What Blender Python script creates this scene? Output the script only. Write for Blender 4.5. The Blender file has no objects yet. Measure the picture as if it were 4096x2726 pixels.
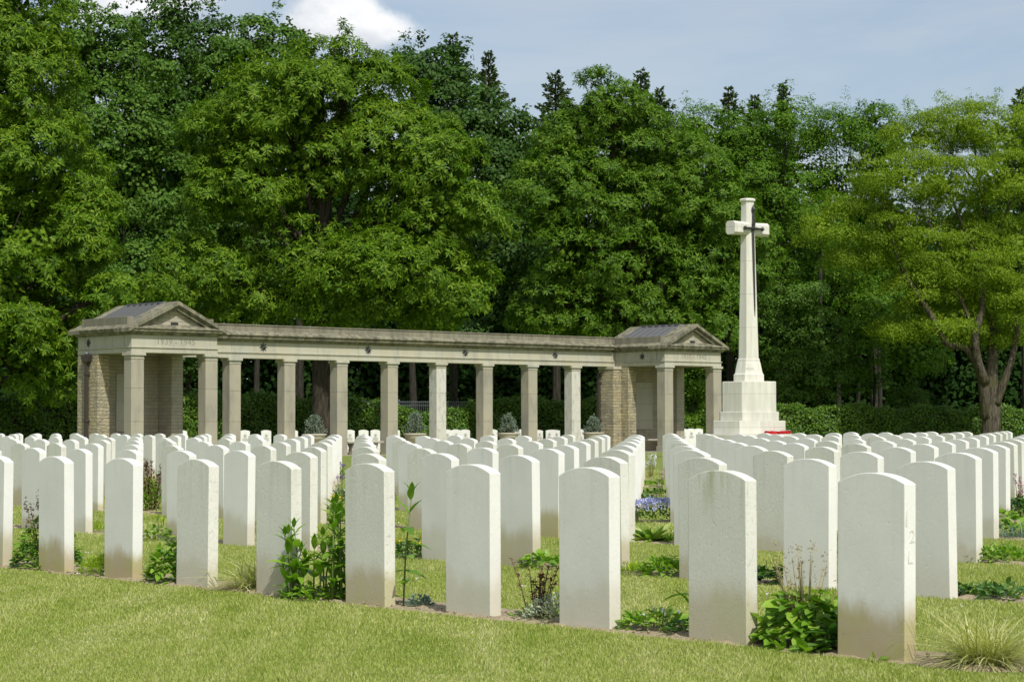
import bpy, bmesh, math, random
import numpy as np
from mathutils import Vector, Matrix

random.seed(7)
RNG = np.random.default_rng(11)
R = math.radians
COL = bpy.context.scene.collection

# ------------------------------------------------------------------ frame of the place
EYE = 1.028
F_PX = 8521.5            # focal length in px of the 4096 px wide photograph
PITCH = 0.039486
ROLL = -0.002435
ST = 0.70052             # heading of the headstone rows
SU = np.array([-math.sin(ST), math.cos(ST)])   # along a row, away to the left
SV = np.array([math.cos(ST), math.sin(ST)])    # across the rows
S0 = np.array([1.69127, 9.24278])
SG = 0.93638
SROW = np.array([0.87095, 3.28597])
CT = 0.7302              # heading of the colonnade
CU = np.array([-math.sin(CT), math.cos(CT)])
CV = np.array([math.cos(CT), math.sin(CT)])
C0 = np.array([-11.0489, 61.8011])


def hz(x, y):
    """height of the lawn: level near by, a few centimetres up towards the back"""
    d = np.asarray(y, dtype=float)
    t = np.clip((d - 24) / 24, 0, 1)
    return 0.05 * t * t * (3 - 2 * t)


def at(px, py, d):
    """point at distance d on the line of sight through (px, py), both in px of a 2356 px wide picture"""
    k = 4096 / 2356
    u, v = px * k - 2048, py * k - 1363
    c, s = math.cos(ROLL), math.sin(ROLL)
    u, v = u * c + v * s, -u * s + v * c
    cp, sp = math.cos(PITCH), math.sin(PITCH)
    r = np.array([u, F_PX * cp + v * sp, F_PX * sp - v * cp])
    return Vector(r * (d / r[1]) + np.array([0, 0, EYE]))


def lat(i, k, dv=0.0):
    return S0 + k * SG * SU + i * SROW + dv * SV


# ------------------------------------------------------------------ object helpers
def tag(o, label=None, cat=None, group=None, kind=None):
    if label: o['label'] = label
    if cat: o['category'] = cat
    if group: o['group'] = group
    if kind: o['kind'] = kind
    return o


def empty(name, loc=(0, 0, 0), rz=0.0):
    o = bpy.data.objects.new(name, None)
    o.empty_display_size = 0.2
    o.location = loc
    o.rotation_euler = (0, 0, rz)
    COL.objects.link(o)
    return o


def link(name, me, mats, parent=None):
    o = bpy.data.objects.new(name, me)
    for m in (mats if isinstance(mats, (list, tuple)) else [mats]):
        if m: me.materials.append(m)
    COL.objects.link(o)
    if parent: o.parent = parent
    return o


def np_mesh(name, V, faces, mats, parent=None, smooth=False, midx=None):
    """faces: int array (n,3) or (n,4)"""
    V = np.asarray(V, dtype=np.float32); faces = np.asarray(faces, dtype=np.int32)
    me = bpy.data.meshes.new(name)
    n, c = faces.shape
    me.vertices.add(len(V)); me.vertices.foreach_set('co', V.ravel())
    me.loops.add(n * c); me.loops.foreach_set('vertex_index', faces.ravel())
    me.polygons.add(n)
    me.polygons.foreach_set('loop_start', np.arange(0, n * c, c, dtype=np.int32))
    me.polygons.foreach_set('loop_total', np.full(n, c, dtype=np.int32))
    o = link(name, me, mats, parent)
    if midx is not None: me.polygons.foreach_set('material_index', np.asarray(midx, dtype=np.int32))
    if smooth: me.polygons.foreach_set('use_smooth', np.ones(n, dtype=bool))
    me.update(calc_edges=True)
    return o


def copy_tree(o, parent=None):
    c = o.copy(); COL.objects.link(c)
    if parent: c.parent = parent
    for ch in [x for x in bpy.data.objects if x.parent == o]: copy_tree(ch, c)
    return c


class MB:
    """collects boxes, prisms and tubes into one mesh"""
    def __init__(s): s.v = []; s.f = []

    def add(s, vs, fs):
        b = len(s.v); s.v += [tuple(map(float, p)) for p in vs]
        s.f += [tuple(b + i for i in f) for f in fs]

    def box(s, x0, x1, y0, y1, z0, z1):
        s.add([(x0, y0, z0), (x1, y0, z0), (x1, y1, z0), (x0, y1, z0), (x0, y0, z1), (x1, y0, z1), (x1, y1, z1), (x0, y1, z1)],
              [(0, 3, 2, 1), (4, 5, 6, 7), (0, 1, 5, 4), (1, 2, 6, 5), (2, 3, 7, 6), (3, 0, 4, 7)])

    def loft(s, rings, caps=True):
        n = len(rings[0]); vs = [p for r in rings for p in r]; fs = []
        for a in range(len(rings) - 1):
            for i in range(n):
                j = (i + 1) % n
                fs.append((a * n + i, a * n + j, (a + 1) * n + j, (a + 1) * n + i))
        if caps:
            fs.append(tuple(range(n))[::-1]); fs.append(tuple((len(rings) - 1) * n + i for i in range(n)))
        s.add(vs, fs)

    def tube(s, pts, rad, n=8, caps=True):
        pts = [Vector(p) for p in pts]; rings = []
        a = None
        for i, p in enumerate(pts):
            d = (pts[min(i + 1, len(pts) - 1)] - pts[max(i - 1, 0)]).normalized()
            if a is None: a = d.orthogonal().normalized()
            a = (a - d * a.dot(d)).normalized(); b = d.cross(a)
            r = rad[i] if isinstance(rad, (list, tuple)) else rad
            rings.append([p + (a * math.cos(t) + b * math.sin(t)) * r for t in (2 * math.pi * k / n for k in range(n))])
        s.loft(rings, caps)

    def lathe(s, prof, n=32, c=(0, 0)):
        s.loft([[(c[0] + r * math.cos(2 * math.pi * k / n), c[1] + r * math.sin(2 * math.pi * k / n), z) for k in range(n)] for r, z in prof])

    def build(s, name, mat, parent=None, bevel=0.0, smooth=False, segs=1):
        me = bpy.data.meshes.new(name)
        me.from_pydata(s.v, [], s.f)
        bm = bmesh.new(); bm.from_mesh(me)
        bmesh.ops.recalc_face_normals(bm, faces=bm.faces)
        if bevel:
            ed = [e for e in bm.edges if len(e.link_faces) == 2 and e.calc_face_angle(0) > 0.5]
            bmesh.ops.bevel(bm, geom=ed, offset=bevel, segments=segs, affect='EDGES', profile=0.6, clamp_overlap=True)
        bm.to_mesh(me); bm.free()
        o = link(name, me, mat, parent)
        if smooth: me.polygons.foreach_set('use_smooth', np.ones(len(me.polygons), dtype=bool))
        return o


# ------------------------------------------------------------------ materials
def newmat(name):
    m = bpy.data.materials.new(name); m.use_nodes = True
    nt = m.node_tree; nt.nodes.clear()
    out = nt.nodes.new('ShaderNodeOutputMaterial')
    return m, nt, out


def N(nt, t, **kw):
    n = nt.nodes.new(t)
    for k, v in kw.items():
        if k in ('ins',):
            for a, b in v.items(): n.inputs[a].default_value = b
        else: setattr(n, k, v)
    return n


def mixc(nt, fac, a, b, mode='MIX'):
    n = nt.nodes.new('ShaderNodeMix'); n.data_type = 'RGBA'; n.blend_type = mode
    for sock, v in ((n.inputs[0], fac), (n.inputs[6], a), (n.inputs[7], b)):
        if isinstance(v, bpy.types.NodeSocket): nt.links.new(v, sock)
        elif isinstance(v, (int, float)): sock.default_value = v
        else: sock.default_value = (*v, 1) if len(v) == 3 else v
    return n.outputs[2]


def ramp(nt, fac, stops, interp='LINEAR'):
    n = nt.nodes.new('ShaderNodeValToRGB'); n.color_ramp.interpolation = interp
    e = n.color_ramp.elements
    while len(e) < len(stops): e.new(0.5)
    for i, (p, c) in enumerate(stops):
        e[i].position = p; e[i].color = (c, c, c, 1) if isinstance(c, (int, float)) else (*c, 1)
    nt.links.new(fac, n.inputs[0])
    return n.outputs[0]


def noise(nt, vec, scale, detail=4, rough=0.55, dist=0.0):
    n = N(nt, 'ShaderNodeTexNoise', ins={'Scale': scale, 'Detail': detail, 'Roughness': rough, 'Distortion': dist})
    if vec is not None: nt.links.new(vec, n.inputs['Vector'])
    return n.outputs['Fac']


def mapped(nt, vec, scale=(1, 1, 1), loc=None):
    n = N(nt, 'ShaderNodeMapping', ins={'Scale': scale})
    nt.links.new(vec, n.inputs['Vector'])
    if loc is not None: nt.links.new(loc, n.inputs['Location'])
    return n.outputs[0]


def math_(nt, op, a, b=None, clamp=False):
    n = N(nt, 'ShaderNodeMath', operation=op, use_clamp=clamp)
    for i, v in enumerate((a, b)):
        if v is None: continue
        if isinstance(v, bpy.types.NodeSocket): nt.links.new(v, n.inputs[i])
        else: n.inputs[i].default_value = v
    return n.outputs[0]


def principled(nt, out, color, rough=0.8, spec=0.3, bump=None, bstr=0.3, bdist=0.01, metal=0.0):
    p = N(nt, 'ShaderNodeBsdfPrincipled')
    if isinstance(color, bpy.types.NodeSocket): nt.links.new(color, p.inputs['Base Color'])
    else: p.inputs['Base Color'].default_value = (*color, 1)
    if isinstance(rough, bpy.types.NodeSocket): nt.links.new(rough, p.inputs['Roughness'])
    else: p.inputs['Roughness'].default_value = rough
    p.inputs['Specular IOR Level'].default_value = spec
    p.inputs['Metallic'].default_value = metal
    if bump is not None:
        b = N(nt, 'ShaderNodeBump', ins={'Strength': bstr, 'Distance': bdist})
        nt.links.new(bump, b.inputs['Height']); nt.links.new(b.outputs[0], p.inputs['Normal'])
    nt.links.new(p.outputs[0], out.inputs[0])
    return p


def headstone_mat(name, base, dirt_amt, pits, algae=0.0):
    m, nt, out = newmat(name)
    tc = N(nt, 'ShaderNodeTexCoord').outputs['Object']
    oi = N(nt, 'ShaderNodeObjectInfo'); rnd = oi.outputs['Random']
    oc = N(nt, 'ShaderNodeSeparateColor'); nt.links.new(oi.outputs['Color'], oc.inputs[0])
    comb = N(nt, 'ShaderNodeCombineXYZ')
    r50 = math_(nt, 'MULTIPLY', rnd, 57.0)
    for i in range(3): nt.links.new(r50, comb.inputs[i])
    v = mapped(nt, tc, (1, 1, 1), comb.outputs[0])
    sep = N(nt, 'ShaderNodeSeparateXYZ'); nt.links.new(tc, sep.inputs[0]); z = sep.outputs[2]
    blot = noise(nt, v, 3.2, 5, 0.6)
    col = mixc(nt, ramp(nt, blot, [(0.3, 0.0), (0.75, 1.0)]), base, tuple(c * 0.91 for c in base))
    fine = noise(nt, v, 60, 3, 0.6)
    col = mixc(nt, ramp(nt, fine, [(0.35, 0.02 + 0.18 * min(1, pits)), (0.62, 0.0)]), col, (0.36, 0.37, 0.31))
    # rain streaks running down from the top edge
    vs = mapped(nt, tc, (14, 14, 0.9), comb.outputs[0])
    st = noise(nt, vs, 1.0, 4, 0.6)
    top = ramp(nt, z, [(0.35, 0.0), (0.80, 1.0)])
    sa = math_(nt, 'MULTIPLY', ramp(nt, st, [(0.52, 0.0), (0.75, 0.5)]), top)
    col = mixc(nt, math_(nt, 'MULTIPLY', sa, 0.30 + pits * 0.5), col, (0.36, 0.37, 0.30))
    # soil splash: brown to a height that differs from stone to stone
    h = math_(nt, 'ADD', 0.05, oc.outputs[1])
    wob = math_(nt, 'MULTIPLY', math_(nt, 'SUBTRACT', noise(nt, mapped(nt, tc, (1, 1, 0.4), comb.outputs[0]), 4.5, 6, 0.62), 0.5), 0.32)
    t = math_(nt, 'DIVIDE', math_(nt, 'ADD', z, wob), h)
    d1 = ramp(nt, t, [(0.0, 1.0), (0.5, 0.85), (1.0, 0.0)], 'EASE')
    r2 = math_(nt, 'FRACT', math_(nt, 'MULTIPLY', rnd, 7.31))
    dm = math_(nt, 'MULTIPLY', math_(nt, 'MULTIPLY', d1, oc.outputs[0]), dirt_amt, True)
    dcol = mixc(nt, ramp(nt, noise(nt, v, 4.0, 3), [(0.42, 0.0), (0.6, 1.0)]), (0.40, 0.325, 0.20), (0.37, 0.335, 0.14))
    col = mixc(nt, dm, col, dcol)
    wash = ramp(nt, math_(nt, 'DIVIDE', math_(nt, 'ADD', z, wob), 0.42), [(0.0, 1.0), (1.0, 0.0)], 'EASE')
    col = mixc(nt, math_(nt, 'MULTIPLY', wash, math_(nt, 'ADD', 0.12, math_(nt, 'MULTIPLY', r2, 0.22))), col, (0.50, 0.44, 0.32))
    if algae:
        spots = noise(nt, mapped(nt, tc, (3, 9, 1.2)), 1.6, 3)
        ag = math_(nt, 'MULTIPLY', ramp(nt, spots, [(0.56, 0.0), (0.68, 1.0)]), ramp(nt, z, [(0.58, 0.0), (0.78, 1.0)]))
        col = mixc(nt, math_(nt, 'MULTIPLY', ag, algae), col, (0.30, 0.33, 0.14))
    pit = noise(nt, v, 38, 6, 0.7)
    pr = ramp(nt, pit, [(0.30, 0.0), (0.42, 1.0)])
    big = noise(nt, v, 7, 4, 0.6)
    hgt = math_(nt, 'ADD', math_(nt, 'MULTIPLY', pr, pits), math_(nt, 'MULTIPLY', big, 0.25))
    hgt = math_(nt, 'ADD', hgt, math_(nt, 'MULTIPLY', fine, 0.2 * pits + 0.06))
    principled(nt, out, col, 0.85, 0.15, hgt, 0.45, 0.006)
    return m


def stone_mat(name, base, dark, warm, scale=1.0, blocks=None, bump=0.3, topdark=0.0, rock=0.0):
    """weathered dressed stone; blocks=(width, height) draws coursed joints, rock gives a pitched face"""
    m, nt, out = newmat(name)
    tc = N(nt, 'ShaderNodeTexCoord').outputs['Object']
    n1 = noise(nt, tc, 1.3 * scale, 6, 0.62)
    n2 = noise(nt, mapped(nt, tc, (1, 1, 0.35)), 3.5 * scale, 5, 0.6)
    col = mixc(nt, ramp(nt, n1, [(0.35, 0.0), (0.65, 1.0)]), base, warm)
    col = mixc(nt, ramp(nt, n2, [(0.50, 0.0), (0.72, 0.75)]), col, dark)
    hgt = noise(nt, tc, 45, 5, 0.65)
    if blocks:
        sep = N(nt, 'ShaderNodeSeparateXYZ'); nt.links.new(tc, sep.inputs[0])
        cx = N(nt, 'ShaderNodeCombineXYZ')
        jog = math_(nt, 'MULTIPLY', math_(nt, 'SUBTRACT', noise(nt, tc, 6.0, 3), 0.5), 0.05 if rock else 0.0)
        nt.links.new(math_(nt, 'ADD', math_(nt, 'ADD', sep.outputs[0], sep.outputs[1]), jog), cx.inputs[0]); nt.links.new(math_(nt, 'ADD', sep.outputs[2], math_(nt, 'MULTIPLY', jog, 0.5)), cx.inputs[1])
        bt = N(nt, 'ShaderNodeTexBrick', ins={'Scale': 1.0, 'Mortar Size': 0.012 if not rock else 0.010, 'Mortar Smooth': 0.3, 'Bias': 0.0,
                                              'Brick Width': blocks[0], 'Row Height': blocks[1],
                                              'Color1': (0.15, 0.15, 0.15, 1), 'Color2': (0.85, 0.85, 0.85, 1), 'Mortar': (0.5, 0.5, 0.5, 1)})
        bt.offset = 0.37; bt.squash = 1.6; bt.squash_frequency = 3
        nt.links.new(cx.outputs[0], bt.inputs['Vector'])
        br = math_(nt, 'MULTIPLY', bt.outputs['Color'], 1.0)
        col = mixc(nt, ramp(nt, br, [(0.1, 0.55 if rock else 0.3), (0.45, 0.0)]), col, dark)
        col = mixc(nt, ramp(nt, br, [(0.6, 0.0), (0.9, 0.5 if rock else 0.25)]), col, warm)
        col = mixc(nt, math_(nt, 'MULTIPLY', bt.outputs['Fac'], 0.45), col, tuple(c * 0.6 for c in dark))
        inv = math_(nt, 'SUBTRACT', 1.0, bt.outputs['Fac'])
        hgt = math_(nt, 'ADD', math_(nt, 'MULTIPLY', hgt, 0.25), math_(nt, 'MULTIPLY', inv, 0.6 + rock))
        if rock:
            rk = noise(nt, mapped(nt, tc, (1, 1, 1.9)), 11, 4, 0.55)
            hgt = math_(nt, 'ADD', hgt, math_(nt, 'MULTIPLY', math_(nt, 'MULTIPLY', rk, inv), rock * 2.4))
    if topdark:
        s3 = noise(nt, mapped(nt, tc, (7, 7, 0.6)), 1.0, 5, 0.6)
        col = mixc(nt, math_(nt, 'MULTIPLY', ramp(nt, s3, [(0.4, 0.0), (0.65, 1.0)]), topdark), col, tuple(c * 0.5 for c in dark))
    principled(nt, out, col, 0.9, 0.2, hgt, bump, 0.02 + rock * 0.03)
    return m


def leaf_mat(name, cols, trans=0.35, rough=0.42, spec=0.5, tcol=None, patch=0.35):
    """cols: dark, mid, light leaf colours; each leaf picks its own"""
    m, nt, out = newmat(name)
    geo = N(nt, 'ShaderNodeNewGeometry')
    rnd = geo.outputs['Random Per Island']
    tc = N(nt, 'ShaderNodeTexCoord').outputs['Object']
    big = noise(nt, tc, 0.45, 3)
    r = math_(nt, 'ADD', math_(nt, 'MULTIPLY', rnd, 1 - patch), math_(nt, 'MULTIPLY', big, patch))
    col = ramp(nt, r, [(0.12, cols[0]), (0.5, cols[1]), (0.88, cols[2])])
    p = principled(nt, out, col, rough, spec)
    tr = N(nt, 'ShaderNodeBsdfTranslucent')
    tcc = mixc(nt, 1.0, col, tcol or (1.05, 1.25, 0.4), 'MULTIPLY')
    nt.links.new(tcc, tr.inputs[0])
    ms = N(nt, 'ShaderNodeMixShader'); ms.inputs[0].default_value = trans
    nt.links.new(p.outputs[0], ms.inputs[1]); nt.links.new(tr.outputs[0], ms.inputs[2]); nt.links.new(ms.outputs[0], out.inputs[0])
    return m


def flat_mat(name, color, rough=0.6, spec=0.4, var=0.15, scale=8, metal=0.0, bstr=0.15):
    m, nt, out = newmat(name)
    tc = N(nt, 'ShaderNodeTexCoord').outputs['Object']
    n = noise(nt, tc, scale, 4)
    col = mixc(nt, n, tuple(c * (1 - var) for c in color), tuple(min(1, c * (1 + var)) for c in color))
    principled(nt, out, col, rough, spec, noise(nt, tc, scale * 6, 4), bstr, 0.01, metal)
    return m


def bark_mat(name, c1, c2, moss=None):
    m, nt, out = newmat(name)
    tc = N(nt, 'ShaderNodeTexCoord').outputs['Object']
    v = mapped(nt, tc, (5, 5, 0.9))
    n = noise(nt, v, 2.2, 6, 0.65, 0.6)
    col = mixc(nt, ramp(nt, n, [(0.38, 0.0), (0.62, 1.0)]), c1, c2)
    if moss: col = mixc(nt, ramp(nt, noise(nt, tc, 1.1, 4), [(0.5, 0.0), (0.62, 0.8)]), col, moss)
    principled(nt, out, col, 0.95, 0.1, n, 0.9, 0.08)
    return m


M = {}
HS = (0.735, 0.735, 0.685)
M['hs_clean'] = headstone_mat('white_limestone_clean', HS, 1.1, 0.25)
M['hs_rough'] = headstone_mat('white_limestone_weathered', (0.69, 0.685, 0.61), 1.0, 1.1)
M['hs_algae'] = headstone_mat('white_limestone_green_stained', (0.68, 0.675, 0.60), 0.75, 0.9, 0.55)
M['hs_low'] = headstone_mat('white_limestone_bright', (0.74, 0.735, 0.68), 0.35, 0.35)
M['carved'] = flat_mat('carved_shade', (0.60, 0.60, 0.53), 0.9, 0.1, 0.03)  # slightly darker than the stone, to paint in the shading of the cuts
M['pale'] = stone_mat('pale_portland_stone', (0.64, 0.635, 0.56), (0.55, 0.545, 0.47), (0.66, 0.64, 0.54), 0.8, (1.4, 0.95), 0.15, 0.26)
M['column'] = stone_mat('brown_sandstone_column', (0.30, 0.283, 0.225), (0.195, 0.186, 0.15), (0.355, 0.328, 0.24), 0.7, None, 0.25)
M['column_pale'] = stone_mat('mottled_pale_column', (0.50, 0.50, 0.435), (0.25, 0.26, 0.21), (0.54, 0.52, 0.44), 2.6, None, 0.3)
M['frieze'] = stone_mat('dressed_sandstone', (0.42, 0.42, 0.345), (0.29, 0.29, 0.235), (0.42, 0.39, 0.28), 0.9, (1.05, 5.0), 0.25)
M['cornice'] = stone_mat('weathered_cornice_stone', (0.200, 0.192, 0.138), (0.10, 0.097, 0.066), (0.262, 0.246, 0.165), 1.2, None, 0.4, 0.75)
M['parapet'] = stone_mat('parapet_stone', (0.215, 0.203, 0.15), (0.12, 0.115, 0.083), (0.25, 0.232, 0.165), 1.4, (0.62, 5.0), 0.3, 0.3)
M['rockwall'] = stone_mat('rock_faced_walling', (0.36, 0.33, 0.24), (0.19, 0.172, 0.125), (0.44, 0.375, 0.22), 1.5, (0.34, 0.105), 0.9, 0, 0.8)
M['ashlar'] = stone_mat('coursed_walling', (0.36, 0.345, 0.275), (0.25, 0.235, 0.185), (0.40, 0.36, 0.25), 1.5, (0.42, 0.105), 0.6, 0, 0.15)
M['panelstone'] = stone_mat('smooth_panel_stone', (0.42, 0.41, 0.34), (0.36, 0.35, 0.29), (0.44, 0.42, 0.33), 0.8, (5.0, 0.6), 0.12)
M['ceiling'] = flat_mat('soffit_plaster', (0.30, 0.28, 0.22), 0.9, 0.1)
M['roofmetal'] = flat_mat('dark_zinc_roof', (0.125, 0.13, 0.132), 0.95, 0.0, 0.08, 3, 0.0)
M['bronze'] = flat_mat('dark_bronze', (0.035, 0.036, 0.034), 0.42, 0.6, 0.35, 20, 0.35)
M['inscription'] = flat_mat('inscription_shade', (0.235, 0.23, 0.185), 0.95, 0.1)
M['pipe'] = flat_mat('dark_downpipe', (0.055, 0.045, 0.036), 0.5, 0.4, 0.2, 10, 0.2)
M['paving'] = flat_mat('paving_stone', (0.33, 0.30, 0.23), 0.9, 0.2, 0.2, 4)
M['urn'] = flat_mat('cream_urn_stone', (0.50, 0.46, 0.36), 0.85, 0.2, 0.12, 5)
M['bench'] = flat_mat('grey_bench_stone', (0.34, 0.31, 0.25), 0.9, 0.2, 0.3, 6)
M['fencemetal'] = flat_mat('grey_fence_metal', (0.14, 0.16, 0.165), 0.5, 0.5, 0.1, 5, 0.4)
M['bark_dark'] = bark_mat('dark_chestnut_bark', (0.025, 0.021, 0.015), (0.065, 0.056, 0.04))
M['bark_pale'] = bark_mat('furrowed_pale_bark', (0.028, 0.024, 0.016), (0.125, 0.11, 0.08), (0.07, 0.068, 0.026))
M['bark_grey'] = bark_mat('grey_bark', (0.022, 0.02, 0.015), (0.058, 0.055, 0.042))
M['chestnut'] = leaf_mat('chestnut_leaf', ((0.036, 0.092, 0.004), (0.096, 0.188, 0.008), (0.205, 0.305, 0.022)), 0.36, 0.55, 0.16)
M['chestnut_b'] = leaf_mat('chestnut_leaf_cooler', ((0.034, 0.088, 0.005), (0.078, 0.165, 0.010), (0.170, 0.275, 0.022)), 0.36, 0.55, 0.16)
M['maple'] = leaf_mat('maple_leaf', ((0.020, 0.058, 0.009), (0.046, 0.108, 0.015), (0.088, 0.160, 0.030)), 0.3, 0.55, 0.18)
M['maple_lt'] = leaf_mat('bright_maple_leaf', ((0.032, 0.088, 0.010), (0.080, 0.168, 0.018), (0.145, 0.24, 0.034)), 0.32, 0.55, 0.18)
M['beech'] = leaf_mat('beech_leaf', ((0.030, 0.088, 0.006), (0.080, 0.180, 0.010), (0.165, 0.27, 0.022)), 0.32, 0.55, 0.15)
M['locust'] = leaf_mat('locust_leaf', ((0.072, 0.145, 0.005), (0.18, 0.28, 0.010), (0.33, 0.42, 0.04)), 0.42, 0.55, 0.2)
M['spruce'] = leaf_mat('spruce_needle', ((0.028, 0.055, 0.018), (0.055, 0.10, 0.024), (0.16, 0.23, 0.04)), 0.15, 0.6, 0.2)
M['bluespruce'] = leaf_mat('blue_spruce_needle', ((0.13, 0.18, 0.13), (0.23, 0.29, 0.22), (0.36, 0.42, 0.33)), 0.15, 0.6, 0.2)
M['hedge'] = leaf_mat('hedge_leaf', ((0.030, 0.085, 0.008), (0.080, 0.17, 0.014), (0.17, 0.27, 0.028)), 0.3, 0.45, 0.3)
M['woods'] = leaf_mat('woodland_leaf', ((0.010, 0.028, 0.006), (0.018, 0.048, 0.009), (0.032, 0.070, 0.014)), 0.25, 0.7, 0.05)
M['herb'] = leaf_mat('herb_leaf', ((0.095, 0.21, 0.02), (0.19, 0.35, 0.03), (0.31, 0.46, 0.06)), 0.38, 0.45, 0.35)
M['herb_dark'] = leaf_mat('dark_herb_leaf', ((0.035, 0.10, 0.022), (0.075, 0.17, 0.035), (0.14, 0.25, 0.05)), 0.32, 0.42, 0.35)
M['lime'] = leaf_mat('lime_green_leaf', ((0.17, 0.27, 0.02), (0.30, 0.43, 0.025), (0.46, 0.56, 0.06)), 0.38, 0.55, 0.2)
M['variegated'] = leaf_mat('variegated_leaf', ((0.13, 0.24, 0.03), (0.28, 0.38, 0.07), (0.62, 0.62, 0.30)), 0.3, 0.45, 0.4)
M['sedge'] = leaf_mat('pale_sedge_leaf', ((0.25, 0.28, 0.07), (0.46, 0.46, 0.17), (0.74, 0.70, 0.40)), 0.3, 0.5, 0.4)
M['silver'] = leaf_mat('silver_leaf', ((0.20, 0.26, 0.16), (0.38, 0.43, 0.31), (0.58, 0.62, 0.50)), 0.15, 0.6, 0.3)
M['bluegrass'] = leaf_mat('blue_fescue_leaf', ((0.07, 0.13, 0.09), (0.14, 0.22, 0.17), (0.26, 0.35, 0.29)), 0.15, 0.6, 0.3)
M['redleaf'] = leaf_mat('red_leaf', ((0.06, 0.025, 0.015), (0.13, 0.05, 0.03), (0.17, 0.12, 0.04)), 0.25, 0.45, 0.4)
M['stem'] = flat_mat('green_stem', (0.11, 0.16, 0.04), 0.7, 0.3)
M['stem_red'] = flat_mat('brown_stem', (0.15, 0.085, 0.045), 0.7, 0.3)
M['seedhead'] = flat_mat('tan_seed_spike', (0.32, 0.27, 0.14), 0.9, 0.1)
M['fl_blue'] = leaf_mat('blue_petals', ((0.33, 0.36, 0.62), (0.48, 0.51, 0.76), (0.66, 0.68, 0.86)), 0.3, 0.6, 0.2, (1, 1, 1))
M['fl_white'] = leaf_mat('white_petals', ((0.70, 0.70, 0.74), (0.78, 0.78, 0.80), (0.85, 0.84, 0.85)), 0.2, 0.6, 0.2, (1, 1, 1))
M['fl_yellow'] = leaf_mat('yellow_petals', ((0.65, 0.42, 0.01), (0.75, 0.55, 0.02), (0.80, 0.68, 0.05)), 0.25, 0.6, 0.2, (1, 1, 1))
M['fl_pink'] = leaf_mat('pink_petals', ((0.38, 0.22, 0.26), (0.48, 0.32, 0.36), (0.58, 0.44, 0.47)), 0.25, 0.6, 0.2, (1, 1, 1))
M['fl_purple'] = leaf_mat('purple_petals', ((0.10, 0.05, 0.20), (0.20, 0.11, 0.36), (0.33, 0.22, 0.50)), 0.25, 0.6, 0.2, (1, 1, 1))
M['poppy'] = leaf_mat('red_paper_poppies', ((0.32, 0.006, 0.008), (0.52, 0.012, 0.014), (0.66, 0.03, 0.03)), 0.1, 0.6, 0.3, (1, 0.4, 0.4))
M['ribbon'] = flat_mat('white_ribbon', (0.75, 0.74, 0.74), 0.7, 0.3, 0.03)


def ground_mat():
    m, nt, out = newmat('mown_lawn')
    geo = N(nt, 'ShaderNodeNewGeometry').outputs['Position']
    n1 = noise(nt, geo, 0.55, 4, 0.6, 0.5); n2 = noise(nt, geo, 6, 5, 0.65); n3 = noise(nt, geo, 55, 4, 0.7)
    col = mixc(nt, ramp(nt, n1, [(0.35, 0.0), (0.65, 1.0)]), (0.15, 0.21, 0.035), (0.20, 0.25, 0.055))
    col = mixc(nt, ramp(nt, n2, [(0.45, 0.0), (0.7, 0.6)]), col, (0.27, 0.25, 0.11))
    col = mixc(nt, ramp(nt, n3, [(0.4, 0.55), (0.6, 0.0)]), col, (0.09, 0.12, 0.02))
    principled(nt, out, col, 0.9, 0.15, n3, 0.6, 0.02)
    return m


def blade_mat():
    m, nt, out = newmat('grass_blade')
    g = N(nt, 'ShaderNodeNewGeometry'); rnd = g.outputs['Random Per Island']
    rot = N(nt, 'ShaderNodeMapping', ins={'Rotation': (0, 0, 0.87), 'Scale': (2.6, 0.35, 1)}); nt.links.new(g.outputs['Position'], rot.inputs['Vector'])
    n1 = noise(nt, rot.outputs[0], 0.8, 4, 0.6, 0.5)
    n2 = noise(nt, g.outputs['Position'], 3.0, 4, 0.6)
    fac = math_(nt, 'ADD', math_(nt, 'MULTIPLY', rnd, 0.32), math_(nt, 'ADD', math_(nt, 'MULTIPLY', n1, 0.52), math_(nt, 'MULTIPLY', n2, 0.20)))
    col = ramp(nt, fac, [(0.24, (0.135, 0.235, 0.020)), (0.42, (0.275, 0.355, 0.052)), (0.56, (0.41, 0.455, 0.125)), (0.78, (0.63, 0.61, 0.34))])
    p = principled(nt, out, col, 0.55, 0.3)
    tr = N(nt, 'ShaderNodeBsdfTranslucent'); nt.links.new(mixc(nt, 1.0, col, (1.1, 1.1, 0.6), 'MULTIPLY'), tr.inputs[0])
    ms = N(nt, 'ShaderNodeMixShader'); ms.inputs[0].default_value = 0.35
    nt.links.new(p.outputs[0], ms.inputs[1]); nt.links.new(tr.outputs[0], ms.inputs[2]); nt.links.new(ms.outputs[0], out.inputs[0])
    return m


def soil_mat():
    m, nt, out = newmat('dry_sandy_soil')
    geo = N(nt, 'ShaderNodeNewGeometry').outputs['Position']
    n1 = noise(nt, geo, 9, 6, 0.65); n2 = noise(nt, geo, 60, 5, 0.7)
    col = mixc(nt, n1, (0.27, 0.215, 0.13), (0.47, 0.40, 0.275))
    col = mixc(nt, ramp(nt, n2, [(0.35, 0.6), (0.5, 0.0)]), col, (0.14, 0.10, 0.06))
    principled(nt, out, col, 0.95, 0.1, n2, 0.8, 0.02)
    return m


M['lawn'] = ground_mat(); M['blade'] = blade_mat(); M['soil'] = soil_mat()
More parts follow.
